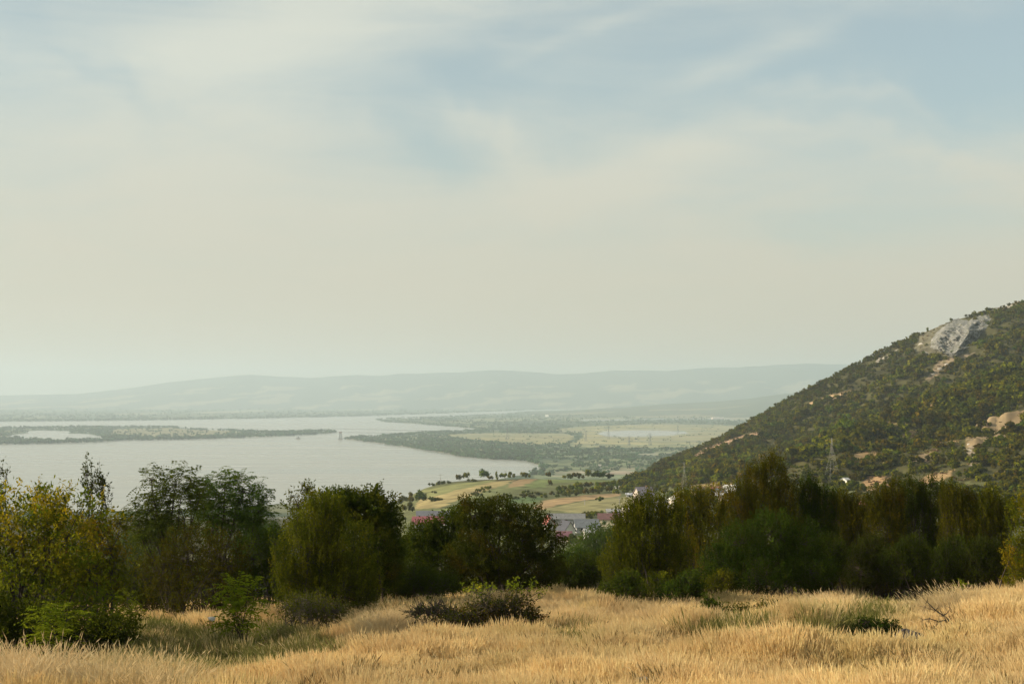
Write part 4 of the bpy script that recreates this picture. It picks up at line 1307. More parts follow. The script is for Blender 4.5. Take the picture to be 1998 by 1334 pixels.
build('tree', 1490, 44.0, [(1472, 935, 20, 38), (1505, 920, 22, 40), (1440, 975, 30, 38), (1480, 985, 50, 45), (1530, 965, 22, 40), (1500, 1050, 80, 70), (1440, 1050, 50, 60)],
      'leaf_olive', 'tallest upright tree of the right hand thicket, two pointed tops', 'tree', seed=24, nshoots=3800, gaps=0.10, yel=lambda p: np.clip(0.0 + 0.5 * noise3(p, 0.9, 1), 0, 0.5), **UP)
build('bush', 1475, 36.0, [(1440, 1060, 50, 45), (1500, 1040, 50, 50), (1560, 1060, 50, 50), (1470, 1110, 95, 45), (1400, 1100, 45, 40), (1570, 1110, 60, 40)],
      'leaf_dark', 'greyer rounded bush in front of the tallest upright tree', 'bush', seed=25, nshoots=3300, lps=9, leaf=0.046, shoot=0.34, up=0.7, out=0.5, rand=0.5, gaps=0.12, stems=7, stem_r=0.02, limbs=16, base_spread=0.45,
      yel=None)
THK = [(1590, [(1575, 965, 18, 36), (1605, 985, 22, 36), (1590, 1050, 42, 70), (1570, 1100, 40, 50)], 44.5, 'upright bush with a rusty tip, second in the dense right thicket', 0.3),
       (1655, [(1640, 990, 20, 34), (1668, 1000, 20, 32), (1650, 1055, 45, 65), (1660, 1110, 45, 40)], 45.5, 'lower upright bush before the brown hillside patch', 0.15),
       (1722, [(1705, 985, 18, 34), (1738, 972, 20, 36), (1720, 1045, 45, 70), (1720, 1105, 50, 45)], 44.0, 'upright orange tipped bush in the middle of the right thicket', 0.4),
       (1790, [(1775, 965, 22, 36), (1812, 962, 22, 34), (1790, 1035, 50, 75), (1790, 1100, 50, 50)], 45.0, 'tall brownish bush in the right thicket under the pale rocks', 0.3),
       (1862, [(1850, 975, 20, 36), (1882, 985, 18, 34), (1865, 1045, 45, 70), (1870, 1105, 50, 48)], 43.5, 'narrow topped green bush right of the tall brownish one', 0.1),
       (1930, [(1925, 985, 20, 34), (1955, 1000, 20, 34), (1930, 1055, 40, 65), (1925, 1115, 45, 45)], 45.0, 'dark bush half hidden behind the bright edge bush', 0.2)]
for i, (px, pf, D_, lb, ya) in enumerate(THK):
    build('bush', px, D_, pf, 'leaf_olive' if i % 3 else 'leaf_dark', lb, 'bush', seed=30 + i, nshoots=2500, gaps=0.05,
          yel=(lambda a: (lambda p: np.clip(a - 0.32 + 0.5 * noise3(p, 0.9, 1), 0, 0.8)))(ya), **UP)
for i, (px, pf, lb) in enumerate([(1545, [(1540, 1020, 30, 45), (1550, 1080, 40, 50)], 'bush behind the gap left of the rusty tipped bush'),
                               (1632, [(1625, 1030, 34, 45), (1640, 1085, 45, 50)], 'bush behind the gap right of the rusty tipped bush'),
                               (1755, [(1755, 1020, 30, 50), (1750, 1085, 45, 50)], 'bush behind the gap left of the tall brownish bush'),
                               (1832, [(1830, 1025, 30, 50), (1835, 1085, 45, 50)], 'bush behind the gap right of the tall brownish bush'),
                               (1905, [(1905, 1030, 30, 45), (1900, 1085, 45, 50)], 'bush behind the narrow topped green bush')]):
    build('bush', px, 48.5, pf, ('leaf_dark', 'leaf_olive')[i % 2], 'dark ' + lb, 'bush', seed=130 + i, nshoots=1000, gaps=0.05, yel=None, **UP)
build('bush', 2010, 31.0, [(1995, 1020, 38, 50), (2040, 1000, 50, 60), (1990, 1080, 45, 50), (2040, 1100, 80, 60), (2080, 1040, 70, 80), (1975, 1130, 30, 25)],
      'leaf_yellow', 'brighter orange and green bush at the right edge of the view', 'bush', seed=41, nshoots=2300, lps=10, leaf=0.046, shoot=0.4, up=0.7, out=0.5, rand=0.5, gaps=0.15, stems=7, stem_r=0.02, limbs=14, base_spread=0.35,
      yel=lambda p: np.clip(0.25 + 0.5 * noise3(p, 0.9, 1), 0, 0.8))
for i, (px, rw, lb) in enumerate([(1212, 1132, 'leftmost low green bush along the foot of the fanning bush'), (1268, 1134, 'low green bush before the middle of the fanning bush'),
                                  (1328, 1130, 'low green bush between fanning bush and rounded bush'), (1392, 1132, 'low green bush before the rounded greyer bush')]):
    build('bush', px, 34.0 + i % 2, [(px, rw + 20, 46, 24), (px + 14, rw - 2, 26, 18), (px - 20, rw + 30, 30, 20)], ('leaf_green', 'leaf_olive')[i % 2], lb, 'bush', seed=70 + i, nshoots=620, lps=8, leaf=0.046, shoot=0.20, up=0.7, out=0.6, rand=0.6, gaps=0.2,
          stems=5, stem_r=0.01, limbs=6, base_spread=0.3)
for i, (px, w_, lb) in enumerate([(1600, 46, 'dark low bush at the left end of the shaded hollow'), (1680, 50, 'dark low bush in the deepest part of the shaded hollow'), (1762, 50, 'dark low bush under the orange tipped bush'),
                                  (1840, 50, 'dark low bush at the right end of the shaded hollow'), (1905, 44, 'dark low bush beside the bright edge bush')]):
    build('bush', px, 38.5 + 1.5 * (i % 2), [(px, 1105, w_, 46), (px + 14, 1080, w_ * 0.7, 36)], 'leaf_dark', lb, 'bush', seed=80 + i, nshoots=1100, lps=9, leaf=0.05, shoot=0.34, up=0.8, out=0.5, rand=0.5, gaps=0.10,
          stems=6, stem_r=0.02, limbs=8, base_spread=0.35)
# trees down the slope, seen over and between the bushes
for i, (px, D_, pf, lm, lb) in enumerate([
        (1165, 130.0, [(1168, 1058, 46, 32), (1192, 1044, 34, 24), (1138, 1072, 34, 30), (1170, 1095, 60, 36)], 'leaf_locust', 'bluish green broad tree below the meadow, in the gap under the village'),
        (1118, 110.0, [(1115, 1095, 34, 28), (1135, 1105, 30, 24)], 'leaf_green', 'green bush below the meadow at the lower left of the village gap'),
        (1225, 150.0, [(1222, 1070, 22, 26), (1210, 1088, 26, 24)], 'leaf_green', 'grey green tree in the gap touching the fanning bush'),
        (320, 170.0, [(300, 1060, 50, 34), (340, 1040, 40, 26), (250, 1070, 40, 30)], 'leaf_locust', 'dim tree down the slope behind the airy tree'),
        (520, 150.0, [(515, 1040, 34, 28), (545, 1060, 30, 28), (490, 1070, 34, 30)], 'leaf_locust', 'dim green tree down the slope right of the feathery trees'),
        (850, 150.0, [(850, 1062, 40, 24), (810, 1072, 36, 24)], 'leaf_green', 'small tree down the slope below the crimson roof')]):
    k_ = D_ / 38.0
    build('tree', px, D_, pf, lm, lb, 'tree', seed=90 + i, nshoots=900, lps=9, leaf=0.07 * k_ ** 0.7, shoot=0.3 * k_, up=0.4, out=0.6, rand=0.6, gaps=0.15, gap_wl=0.9 * k_, stems=3, stem_r=0.05 * k_ ** 0.5, limbs=8, base_spread=0.3 * k_)

# bushes standing in the meadow
build('bush', 960, 26.5, [(940, 1212, 74, 26), (990, 1200, 58, 28), (1030, 1214, 36, 24), (895, 1216, 50, 18), (950, 1182, 44, 20), (1000, 1172, 40, 14)],
      'leaf_dark', 'low bramble bush with purple brown stems in the middle of the dry grass', 'bush', seed=50, nshoots=1150, lps=5, leaf=0.042, shoot=0.34, up=0.3, out=0.7, rand=0.7, gaps=0.22, stems=10, stem_r=0.012, limbs=30,
      base_spread=0.5, twig_r=0.006, yel=lambda p: np.clip(0.40 + 0.6 * noise3(p, 0.6, 1), 0, 0.8))
build('bush', 965, 27.5, [(930, 1150, 30, 12), (980, 1140, 40, 14), (1030, 1145, 36, 12), (1050, 1155, 20, 8)],
      'leaf_sprig', 'bright green bramble sprigs arching out above the low bramble bush', 'bush', seed=51, nshoots=60, lps=5, leaf=0.045, shoot=0.3, up=0.7, out=0.8, rand=0.6, gaps=0.1, stems=8, stem_r=0.008, limbs=16, base_spread=0.5)
build('bush', 845, 27.0, [(850, 1190, 40, 14), (820, 1195, 30, 10), (880, 1198, 40, 16)],
      'leaf_dark', 'thorny arm of twigs reaching left from the bramble bush', 'bush', seed=52, nshoots=260, lps=4, leaf=0.035, shoot=0.4, up=-0.1, out=0.8, rand=0.5, gaps=0.1, stems=6, stem_r=0.01, limbs=18, base_spread=0.4, bare=0.35, twig_r=0.006)
build('bush', 1385, 28.5, [(1385, 1192, 30, 20), (1360, 1200, 22, 14), (1378, 1170, 10, 12)],
      'leaf_green', 'small green shrub in the shaded hollow of the grass', 'bush', seed=53, nshoots=360, lps=8, leaf=0.04, shoot=0.2, up=0.7, out=0.5, rand=0.5, gaps=0.1, stems=4, stem_r=0.01, limbs=6)
build('bush', 1460, 28.5, [(1450, 1195, 34, 18), (1500, 1190, 34, 18), (1540, 1192, 26, 16)],
      'leaf_dark', 'dull brown weedy shrub right of the small green shrub', 'bush', seed=54, nshoots=420, lps=6, leaf=0.04, shoot=0.22, up=0.8, out=0.4, rand=0.5, gaps=0.1, stems=6, stem_r=0.01, limbs=10, base_spread=0.4, yel=lambda p: np.full(len(p), 0.5))
build('bush', 1695, 20.0, [(1690, 1232, 36, 20), (1715, 1228, 30, 18), (1660, 1246, 24, 12), (1738, 1226, 12, 12), (1680, 1214, 14, 10)],
      'leaf_dark', 'small dark spiny shrub beside the grey boulder in the grass', 'bush', seed=55, nshoots=520, lps=8, leaf=0.028, shoot=0.14, up=0.3, out=0.7, rand=0.7, gaps=0.15, stems=6, stem_r=0.008, limbs=14, base_spread=0.12, twig_r=0.003)
build('sapling', 1868, 30.0, [(1866, 1148, 12, 5), (1858, 1158, 10, 4)],
      'leaf_sprig', 'tiny lit sprig in front of the very dark thicket', 'sapling', seed=56, nshoots=9, lps=2, leaf=0.05, shoot=0.12, up=0.3, out=0.6, rand=0.3, gaps=0.0, stems=1, stem_r=0.006, pinnate=True, droop=0.2, limbs=2, leaf_w=0.4)

# --- dead branch
x0, y0, z0 = site(1850, 20.0)
z0 = float(slope(1262) * 20.0)
S = Soup()
lift = 10
def pp_(px, row, dy=0.0):
    return np.array([(px - 1850) / F * 20.0, dy, float(slope(row - lift) * 20.0) - z0])
for path, r in [([(1858, 1275, 0), (1855, 1240, .02), (1848, 1222, .05), (1836, 1212, .08), (1822, 1202, .1), (1806, 1186, .12)], 0.018),
                ([(1848, 1222, .05), (1835, 1218, -.05), (1820, 1220, -.08), (1802, 1214, -.1), (1788, 1216, -.12)], 0.015),
                ([(1855, 1240, .02), (1866, 1228, .08), (1876, 1224, .1), (1880, 1216, .12)], 0.012),
                ([(1820, 1220, -.08), (1814, 1228, -.1), (1806, 1232, -.1)], 0.008),
                ([(1836, 1212, .08), (1846, 1206, .1), (1850, 1198, .1)], 0.007),
                ([(1822, 1202, .1), (1812, 1200, .1), (1802, 1196, .1)], 0.006),
                ([(1866, 1228, .08), (1872, 1236, .1), (1880, 1234, .1)], 0.006)]:
    pts = np.array([pp_(*q) for q in path])
    S.add(*tube(pts, np.linspace(r, r * 0.3, len(pts)), 5))
g = np.random.default_rng(5)
allp = np.concatenate([v for v in S.v])
st = allp[g.integers(0, len(allp), 130)]
st = st[st[:, 2] > 0.1]
S.add(*twigs(st, st + g.normal(0, 0.05, st.shape) + np.array([-0.02, 0, 0.02]), 0.004))
br = mesh_np('dead_branch', *S.arrays(), M['bark'], smooth=True)
br.location = (x0, y0, z0)
tag(br, 'bare dark crooked branch standing up from the dry grass', 'branch')

# --- rocks
def rock(px, row, D_, w_, h_, label, col, seed, name='boulder'):
    g = np.random.default_rng(seed)
    nu, nv = 22, 14
    th = np.linspace(0, 2 * pi, nu, endpoint=False); ph = np.linspace(0.02, pi - 0.02, nv)
    TH, PH = np.meshgrid(th, ph)
    d = np.stack([np.sin(PH) * np.cos(TH), np.sin(PH) * np.sin(TH), np.cos(PH)], -1)
    r = 1 + 0.16 * snoise(d[..., 0] * 2 + seed, d[..., 1] * 2 + d[..., 2], 1.6, 3, 0.55, seed % 5)
    ks = g.normal(size=(9, 3)); ks /= np.linalg.norm(ks, axis=1)[:, None]
    for kk in ks:                      # cleaved faces
        dot = (d * kk).sum(-1)
        r = np.where(dot > 0.5, np.minimum(r, 0.78 / np.maximum(dot, 0.3)), r)
    v = d * r[..., None] * np.array([w_, w_ * 0.7, h_]) / F * D_ * 0.5 * 1.1
    i = np.arange(nv - 1)[:, None] * nu; j = np.arange(nu)[None]; j2 = (j + 1) % nu
    f = np.stack([i + j, i + nu + j, i + nu + j2, i + j2], -1).reshape(-1, 4)
    o = mesh_np(name, v.reshape(-1, 3), f, plain('stone_%d' % seed, col, 0.9, 0.4, 25), smooth=False)
    x = (px - 999) / F * D_
    o.location = (x, D_, float(slope(row) * D_))
    return tag(o, label, 'rock')


rock(1768, 1246, 19.6, 62, 38, 'dark grey lichen spotted boulder right of the small spiny shrub', (0.055, 0.046, 0.040), 1)
rock(1636, 1258, 18.8, 34, 26, 'pale flat stone left of the small spiny shrub', (0.36, 0.32, 0.27), 2, 'stone')
rock(417, 1207, 31.5, 15, 10, 'small white stone in the green grass before the airy trees', (0.55, 0.53, 0.48), 3, 'stone')
rock(1757, 1274, 18.6, 26, 12, 'low pale stone sunk in the grass below the grey boulder', (0.33, 0.30, 0.26), 4, 'stone')
rock(1262, 1336, 15.2, 50, 30, 'grey stone just showing at the bottom edge of the view', (0.17, 0.15, 0.125), 5, 'stone')

# ------------------------------------------------------------------ grass
def grass_mat(name, tip, base, alt, green, scale=0.35):
    m, t = new_mat(name)
    h = t.n('ShaderNodeAttribute', attribute_name='h').outputs['Fac']
    r = t.n('ShaderNodeAttribute', attribute_name='rnd').outputs['Fac']
    gr = t.n('ShaderNodeAttribute', attribute_name='gr', attribute_type='INSTANCER').outputs['Fac']
    pos = t.n('ShaderNodeNewGeometry').outputs['Position']
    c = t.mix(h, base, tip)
    c = t.mix(t.math('MULTIPLY', r, 0.8), c, alt)
    nz = t.noise(pos, scale, 4.0, 0.6)
    gm = t.n('ShaderNodeMapRange', {0: nz, 1: 0.50, 2: 0.72, 3: 0.0, 4: 0.55}).outputs[0]
    c = t.mix(t.math('MAXIMUM', gr, gm, clamp=True), c, green)
    n2_ = t.noise(pos, scale * 3.2, 4.0, 0.6)
    c = t.mix(t.n('ShaderNodeMapRange', {0: n2_, 1: 0.45, 2: 0.72, 3: 0.0, 4: 0.55}).outputs[0], c, alt)
    vv = t.n('ShaderNodeMapRange', {0: t.noise(pos, scale * 1.3, 3.0, 0.6), 1: 0.3, 2: 0.7, 3: 0.80, 4: 1.12}).outputs[0]
    c = t.n('ShaderNodeVectorMath', {0: c, 1: t.n('ShaderNodeCombineXYZ', {0: vv, 1: vv, 2: vv}).outputs[0]}, operation='MULTIPLY').outputs[0]
    d = t.n('ShaderNodeBsdfDiffuse', {'Color': c})
    tr = t.n('ShaderNodeBsdfTranslucent', {'Color': c})
    mx = t.n('ShaderNodeMixShader', {0: 0.35, 1: d.outputs[0], 2: tr.outputs[0]})
    t.n('ShaderNodeOutputMaterial', {0: mx.outputs[0]})
    return m


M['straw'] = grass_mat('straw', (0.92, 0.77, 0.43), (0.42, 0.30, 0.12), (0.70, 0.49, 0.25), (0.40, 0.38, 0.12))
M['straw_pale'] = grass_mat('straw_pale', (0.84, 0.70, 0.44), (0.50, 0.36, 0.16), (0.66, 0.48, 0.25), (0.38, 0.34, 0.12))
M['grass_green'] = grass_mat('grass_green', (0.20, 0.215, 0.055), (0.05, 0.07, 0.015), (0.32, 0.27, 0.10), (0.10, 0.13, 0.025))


def tuft(name, seed, n, hgt, radius, width, lean, spread, mat, heads=0.4, curve=0.35):
    g = np.random.default_rng(seed)
    a = g.uniform(0, 2 * pi, n); rr_ = radius * np.sqrt(g.random(n))
    p0 = np.stack([rr_ * np.cos(a), rr_ * np.sin(a), np.full(n, -0.03)], 1)
    H = hgt * g.uniform(0.5, 1.15, n)
    out = np.stack([np.cos(a), np.sin(a), 0 * a], 1) * spread * (0.3 + g.random(n))[:, None]
    tilt = out + np.array([lean, 0, 0]) * g.uniform(0.4, 1.4, n)[:, None] + np.concatenate([g.normal(0, 0.12, (n, 2)), np.zeros((n, 1))], 1)
    yaw = g.uniform(0, 2 * pi, n)
    wd = np.stack([np.cos(yaw), np.sin(yaw), 0 * yaw], 1) * (width * g.uniform(0.6, 1.2, n))[:, None]
    V, hs_ = [], []
    for q, wq in ((0.0, 1.0), (0.4, 0.85), (0.75, 0.6)):
        c_ = p0 + tilt * (H * (q * 0.75 + curve * q * q * 1.2))[:, None]
        c_[:, 2] += H * (q - curve * 0.35 * q * q * np.linalg.norm(tilt, axis=1))
        V += [c_ - wd * wq, c_ + wd * wq]; hs_ += [q, q]
    c_ = p0 + tilt * (H * (0.75 + curve * 1.2))[:, None]
    c_[:, 2] += H * (1 - curve * 0.35 * np.linalg.norm(tilt, axis=1))
    V.append(c_); hs_.append(1.0)
    V = np.stack(V, 1)
    b = np.arange(n)[:, None] * 7
    quads = np.concatenate([b + np.array([0, 1, 3, 2]), b + np.array([2, 3, 5, 4])], 0)
    tris = b + np.array([4, 5, 6])
    v = V.reshape(-1, 3); h = np.tile(np.array(hs_), n)
    rn = np.repeat(g.random(n), 7)
    # seed heads: small spindle at the tips
    k = g.choice(n, int(n * heads), replace=False)
    if len(k):
        tip = V[k, 6]; dr = V[k, 6] - V[k, 4]; dr /= np.linalg.norm(dr, axis=1)[:, None] + 1e-9
        L_ = 0.07 * g.uniform(0.6, 1.3, len(k))[:, None]
        w1 = wd[k] * 2.0; w2 = np.cross(dr, w1)
        hv = np.stack([tip - dr * L_, tip - dr * L_ * 0.4 + w1, tip - dr * L_ * 0.4 - w1, tip - dr * L_ * 0.4 + w2, tip - dr * L_ * 0.4 - w2, tip + dr * L_ * 0.5], 1).reshape(-1, 3)
        bb = len(v) + np.arange(len(k))[:, None] * 6
        quads = np.concatenate([quads, bb + np.array([0, 1, 5, 2]), bb + np.array([0, 3, 5, 4])], 0)
        v = np.concatenate([v, hv]); h = np.concatenate([h, np.full(len(hv), 0.9)]); rn = np.concatenate([rn, np.repeat(g.random(len(k)), 6)])
    return mesh_np(name, v, [quads, tris], mat, link_it=False, attrs={'h': ('POINT', 'FLOAT', h), 'rnd': ('POINT', 'FLOAT', rn)})


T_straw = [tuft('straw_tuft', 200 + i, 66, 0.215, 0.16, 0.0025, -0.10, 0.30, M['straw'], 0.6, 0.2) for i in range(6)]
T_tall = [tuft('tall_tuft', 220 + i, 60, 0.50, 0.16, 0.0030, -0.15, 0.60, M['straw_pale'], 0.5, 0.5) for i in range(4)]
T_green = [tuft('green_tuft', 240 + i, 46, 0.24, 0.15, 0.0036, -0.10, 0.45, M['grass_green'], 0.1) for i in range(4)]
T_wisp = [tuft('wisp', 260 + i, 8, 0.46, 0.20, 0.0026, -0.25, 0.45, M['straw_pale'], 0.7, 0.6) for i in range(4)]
C_straw = template_collection('straw_templates', T_straw)
C_tall = template_collection('tall_templates', T_tall)
C_green = template_collection('green_templates', T_green)
C_wisp = template_collection('wisp_templates', T_wisp)


def green_share(x, y):
    """where the living grass takes over from the straw in hollows and under bushes, and stands in for shade in the right hollow"""
    px = 999 + F * x / (y * 1.003)
    row = row_of(y, near_z(x, y) + 0.3)
    s = np.zeros(x.shape)
    for poly, v in [([(-200, 1290), (120, 1230), (250, 1195), (430, 1205), (520, 1200), (640, 1215), (700, 1245), (560, 1290), (430, 1300), (330, 1310), (150, 1300)], 0.9),
                    ([(1040, 1205), (1110, 1195), (1180, 1210), (1100, 1235)], 0.6),
                    ([(1330, 1200), (1400, 1180), (1560, 1185), (1680, 1165), (1760, 1175), (1700, 1205), (1560, 1222), (1380, 1222)], 0.92),  # right hollow: dark green tufts paint the shade behind the crest over green-tinted straw
                    ([(560, 1160), (760, 1160), (830, 1170), (720, 1200), (600, 1200)], 0.5),
                    ([(760, 1170), (900, 1160), (900, 1200), (820, 1200)], 0.45)]:
        m_ = inpoly(px, row, poly) & (y > 18.5)
        s = np.where(m_, np.maximum(s, v), s)
    return s


g = np.random.default_rng(31)
n = 60000
# density falls with distance
y = 9 + (52 - 9) * g.random(n) ** 1.25
x = g.uniform(-1, 1, n) * (y * 0.40 + 1.5)
gs = green_share(x, y)
isg = g.random(n) < gs
spots = [(1695, 20.0), (1700, 19.2), (1660, 19.8), (1735, 19.7), (1768, 19.3), (1768, 18.9), (1636, 18.5), (1850, 19.9), (1850, 19.4), (1757, 18.4), (417, 31.2), (1262, 14.9)]
clear_ = np.zeros(n, bool)
for (cpx, cD) in spots:
    clear_ |= np.hypot(x - (cpx - 999) / F * cD, (y - cD) * 0.7) < 0.32
z = near_z(x, y)
s_ = g.uniform(0.8, 1.2, n) * (1 + 0.14 * snoise(x, y, 3.5, 2, 0.5, 3)) * np.where(y > 30, 1.2, 1.0)
gbare = snoise(x, y, 1.3, 2, 0.5, 6)
s_ = s_ * np.clip(1.0 + 0.22 * gbare, 0.6, 1.25)
pts = np.stack([x, y, z], 1)
rz = g.normal(0, 1.1, n)
k1 = ~isg & ~clear_
isg &= ~clear_
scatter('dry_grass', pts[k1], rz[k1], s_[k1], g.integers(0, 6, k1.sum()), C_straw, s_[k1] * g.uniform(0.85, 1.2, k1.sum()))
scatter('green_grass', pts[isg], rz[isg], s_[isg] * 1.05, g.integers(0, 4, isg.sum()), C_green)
# taller pale grass: the near mound at bottom left, mounds in the middle, the windblown plume at right
ty, tx_ = [], []
for (pxa, pxb, ya, yb, cnt) in [(-150, 340, 14.5, 17.8, 520), (720, 880, 26.5, 30.5, 260), (1560, 1690, 29, 33, 200), (1020, 1340, 30, 36, 300), (1780, 1900, 22.5, 24.5, 70)]:
    yy = g.uniform(ya, yb, cnt); pxx = g.uniform(pxa, pxb, cnt)
    ty.append(yy); tx_.append((pxx - 999) / F * yy)
y = np.concatenate(ty); x = np.concatenate(tx_)
s_ = g.uniform(0.6, 1.0, len(x))
s_[:520] = 0.45 + 0.75 * g.random(520) ** 2.2
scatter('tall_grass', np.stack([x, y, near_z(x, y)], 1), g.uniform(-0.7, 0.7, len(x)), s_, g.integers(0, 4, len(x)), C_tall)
M['weed'] = grass_mat('weed', (0.34, 0.22, 0.11), (0.18, 0.125, 0.05), (0.24, 0.20, 0.075), (0.12, 0.12, 0.04))
C_weed = template_collection('weed_templates', [tuft('weed', 280 + i, 26, 0.26, 0.14, 0.0045, -0.05, 0.5, M['weed'], 0.6, 0.2) for i in range(4)])
n = 7000
y = 10 + 38 * g.random(n); x = g.uniform(-1, 1, n) * (y * 0.38 + 1)
kp = (snoise(x, y * 1.6, 4.5, 3, 0.6, 5) > 0.30) | (g.random(n) < 0.03)
x, y = x[kp], y[kp]; n = len(x)
scatter('dry_weeds', np.stack([x, y, near_z(x, y)], 1), g.uniform(0, 6.28, n), g.uniform(0.7, 1.15, n), g.integers(0, 4, n), C_weed)
n = 1500
y = 12 + 36 * g.random(n); x = g.uniform(-1, 1, n) * (y * 0.38 + 1)
scatter('grass_wisps', np.stack([x, y, near_z(x, y)], 1), g.normal(0, 0.8, n), g.uniform(0.6, 1.0, n), g.integers(0, 4, n), C_wisp)
# ------------------------------------------------------------------ buildings
def box(x0, x1, y0, y1, z0, z1):
    v = np.array([(x, y, z) for x in (x0, x1) for y in (y0, y1) for z in (z0, z1)], float)
    f = np.array([(0, 1, 3, 2), (4, 6, 7, 5), (0, 4, 5, 1), (2, 3, 7, 6), (0, 2, 6, 4), (1, 5, 7, 3)])
    return v, f


_mc = {}


def cmat(name, col, **kw):
    key = (name, col)
    if key not in _mc:
        _mc[key] = plain(name, col, **kw)
    return _mc[key]


M['pane'] = plain('window_glass', (0.03, 0.035, 0.04), 0.15, 0.1, 2)
M['frame'] = plain('window_frame', (0.55, 0.53, 0.5), 0.6, 0.1, 5)
M['door'] = plain('door_wood', (0.16, 0.09, 0.05), 0.7, 0.3, 8)


def house(loc, w_, d_, hw, hr, yaw, wall, roof, label, kind='gable', chimney=True, windows=True, ridge='x', group=None, cat='house', name='house'):
    """w_ x d_ footprint, wall height hw, roof rise hr; ridge runs along local x (or y)"""
    root = empty(name, loc, label, cat, group, rz=yaw)
    W2, D2 = w_ / 2, d_ / 2
    b = -1.5
    if kind == 'flat':
        v, f = box(-W2, W2, -D2, D2, b, hw)
        mesh_np('wall', v, f, cmat('render_wall', wall, var=0.12, scale=0.8), parent=root)
        v, f = box(-W2 - 0.15, W2 + 0.15, -D2 - 0.15, D2 + 0.15, hw + 0.003, hw + max(hr, 0.25))
        mesh_np('roof', v, f, cmat('roof_cover', roof, var=0.2, scale=1.5), parent=root)
    else:
        if ridge == 'x':
            v = [(-W2, -D2, b), (W2, -D2, b), (W2, D2, b), (-W2, D2, b), (-W2, -D2, hw), (W2, -D2, hw), (W2, D2, hw), (-W2, D2, hw), (-W2, 0, hw + hr), (W2, 0, hw + hr)]
            q = [(0, 1, 5, 4), (2, 3, 7, 6), (1, 2, 6, 5), (3, 0, 4, 7)]
            t_ = [(5, 6, 9), (7, 4, 8)]
        else:
            v = [(-W2, -D2, b), (W2, -D2, b), (W2, D2, b), (-W2, D2, b), (-W2, -D2, hw), (W2, -D2, hw), (W2, D2, hw), (-W2, D2, hw), (0, -D2, hw + hr), (0, D2, hw + hr)]
            q = [(0, 1, 5, 4), (2, 3, 7, 6), (1, 2, 6, 5), (3, 0, 4, 7)]
            t_ = [(4, 5, 8), (6, 7, 9)]
        mesh_np('wall', v, [np.array(q), np.array(t_)], cmat('render_wall', wall, var=0.12, scale=0.8), parent=root)
        o = 0.45
        vs_, fs_ = [], []
        for sg in (-1, 1):
            if ridge == 'x':
                sl = hr / D2
                a = [(-W2 - o, sg * (D2 + o), hw - sl * o), (W2 + o, sg * (D2 + o), hw - sl * o), (W2 + o, 0, hw + hr), (-W2 - o, 0, hw + hr)]
            else:
                sl = hr / W2
                a = [(sg * (W2 + o), -D2 - o, hw - sl * o), (sg * (W2 + o), D2 + o, hw - sl * o), (0, D2 + o, hw + hr), (0, -D2 - o, hw + hr)]
            lo = [(p[0], p[1], p[2] + 0.02) for p in a]; hi_ = [(p[0], p[1], p[2] + 0.2) for p in a]
            k = len(vs_)
            vs_ += lo + hi_
            fs_ += [(k, k + 1, k + 2, k + 3), (k + 4, k + 5, k + 6, k + 7), (k, k + 1, k + 5, k + 4), (k + 1, k + 2, k + 6, k + 5), (k + 2, k + 3, k + 7, k + 6), (k + 3, k, k + 4, k + 7)]
        rf = mesh_np('roof', vs_, fs_, cmat('roof_cover', roof, var=0.25, scale=1.2), parent=root)
        if chimney:
            v, f = box(W2 * 0.4 - 0.3, W2 * 0.4 + 0.3, -0.3, 0.3, hw + hr * 0.3, hw + hr + 0.7) if ridge == 'x' else box(-0.3, 0.3, 0.2, 0.8, hw + hr * 0.3, hw + hr + 0.7)
            mesh_np('chimney', v, f, cmat('chimney_brick', (0.3, 0.16, 0.11)), parent=rf)
    if windows:
        nwin = max(1, int(w_ / 3.2))
        for i in range(nwin):
            cx = -W2 + (i + 0.5) * w_ / nwin
            zc = min(1.6, hw * 0.55)
            if i == nwin // 2 and nwin > 2:
                v, f = box(cx - 0.5, cx + 0.5, -D2 - 0.04, -D2 + 0.05, 0, min(2.1, hw * 0.85))
                mesh_np('door', v, f, M['door'], parent=root)
                continue
            v, f = box(cx - 0.6, cx + 0.6, -D2 - 0.05, -D2 + 0.06, zc - 0.6, zc + 0.6)
            fr = mesh_np('window', v, f, M['frame'], parent=root)
            v, f = box(cx - 0.5, cx + 0.5, -D2 - 0.07, -D2 - 0.053, zc - 0.5, zc + 0.5)
            mesh_np('pane', v, f, M['pane'], parent=fr)
        for sg in (-1,):
            zc = min(1.6, hw * 0.55)
            v, f = box(sg * W2 - 0.05, sg * W2 + 0.05, -0.55, 0.55, zc - 0.55, zc + 0.55)
            fr = mesh_np('window', v, f, M['frame'], parent=root)
            v, f = box(sg * W2 + sg * 0.07 - 0.01, sg * W2 + sg * 0.07 + 0.01, -0.45, 0.45, zc - 0.45, zc + 0.45)
            mesh_np('pane', v, f, M['pane'], parent=fr)
    return root


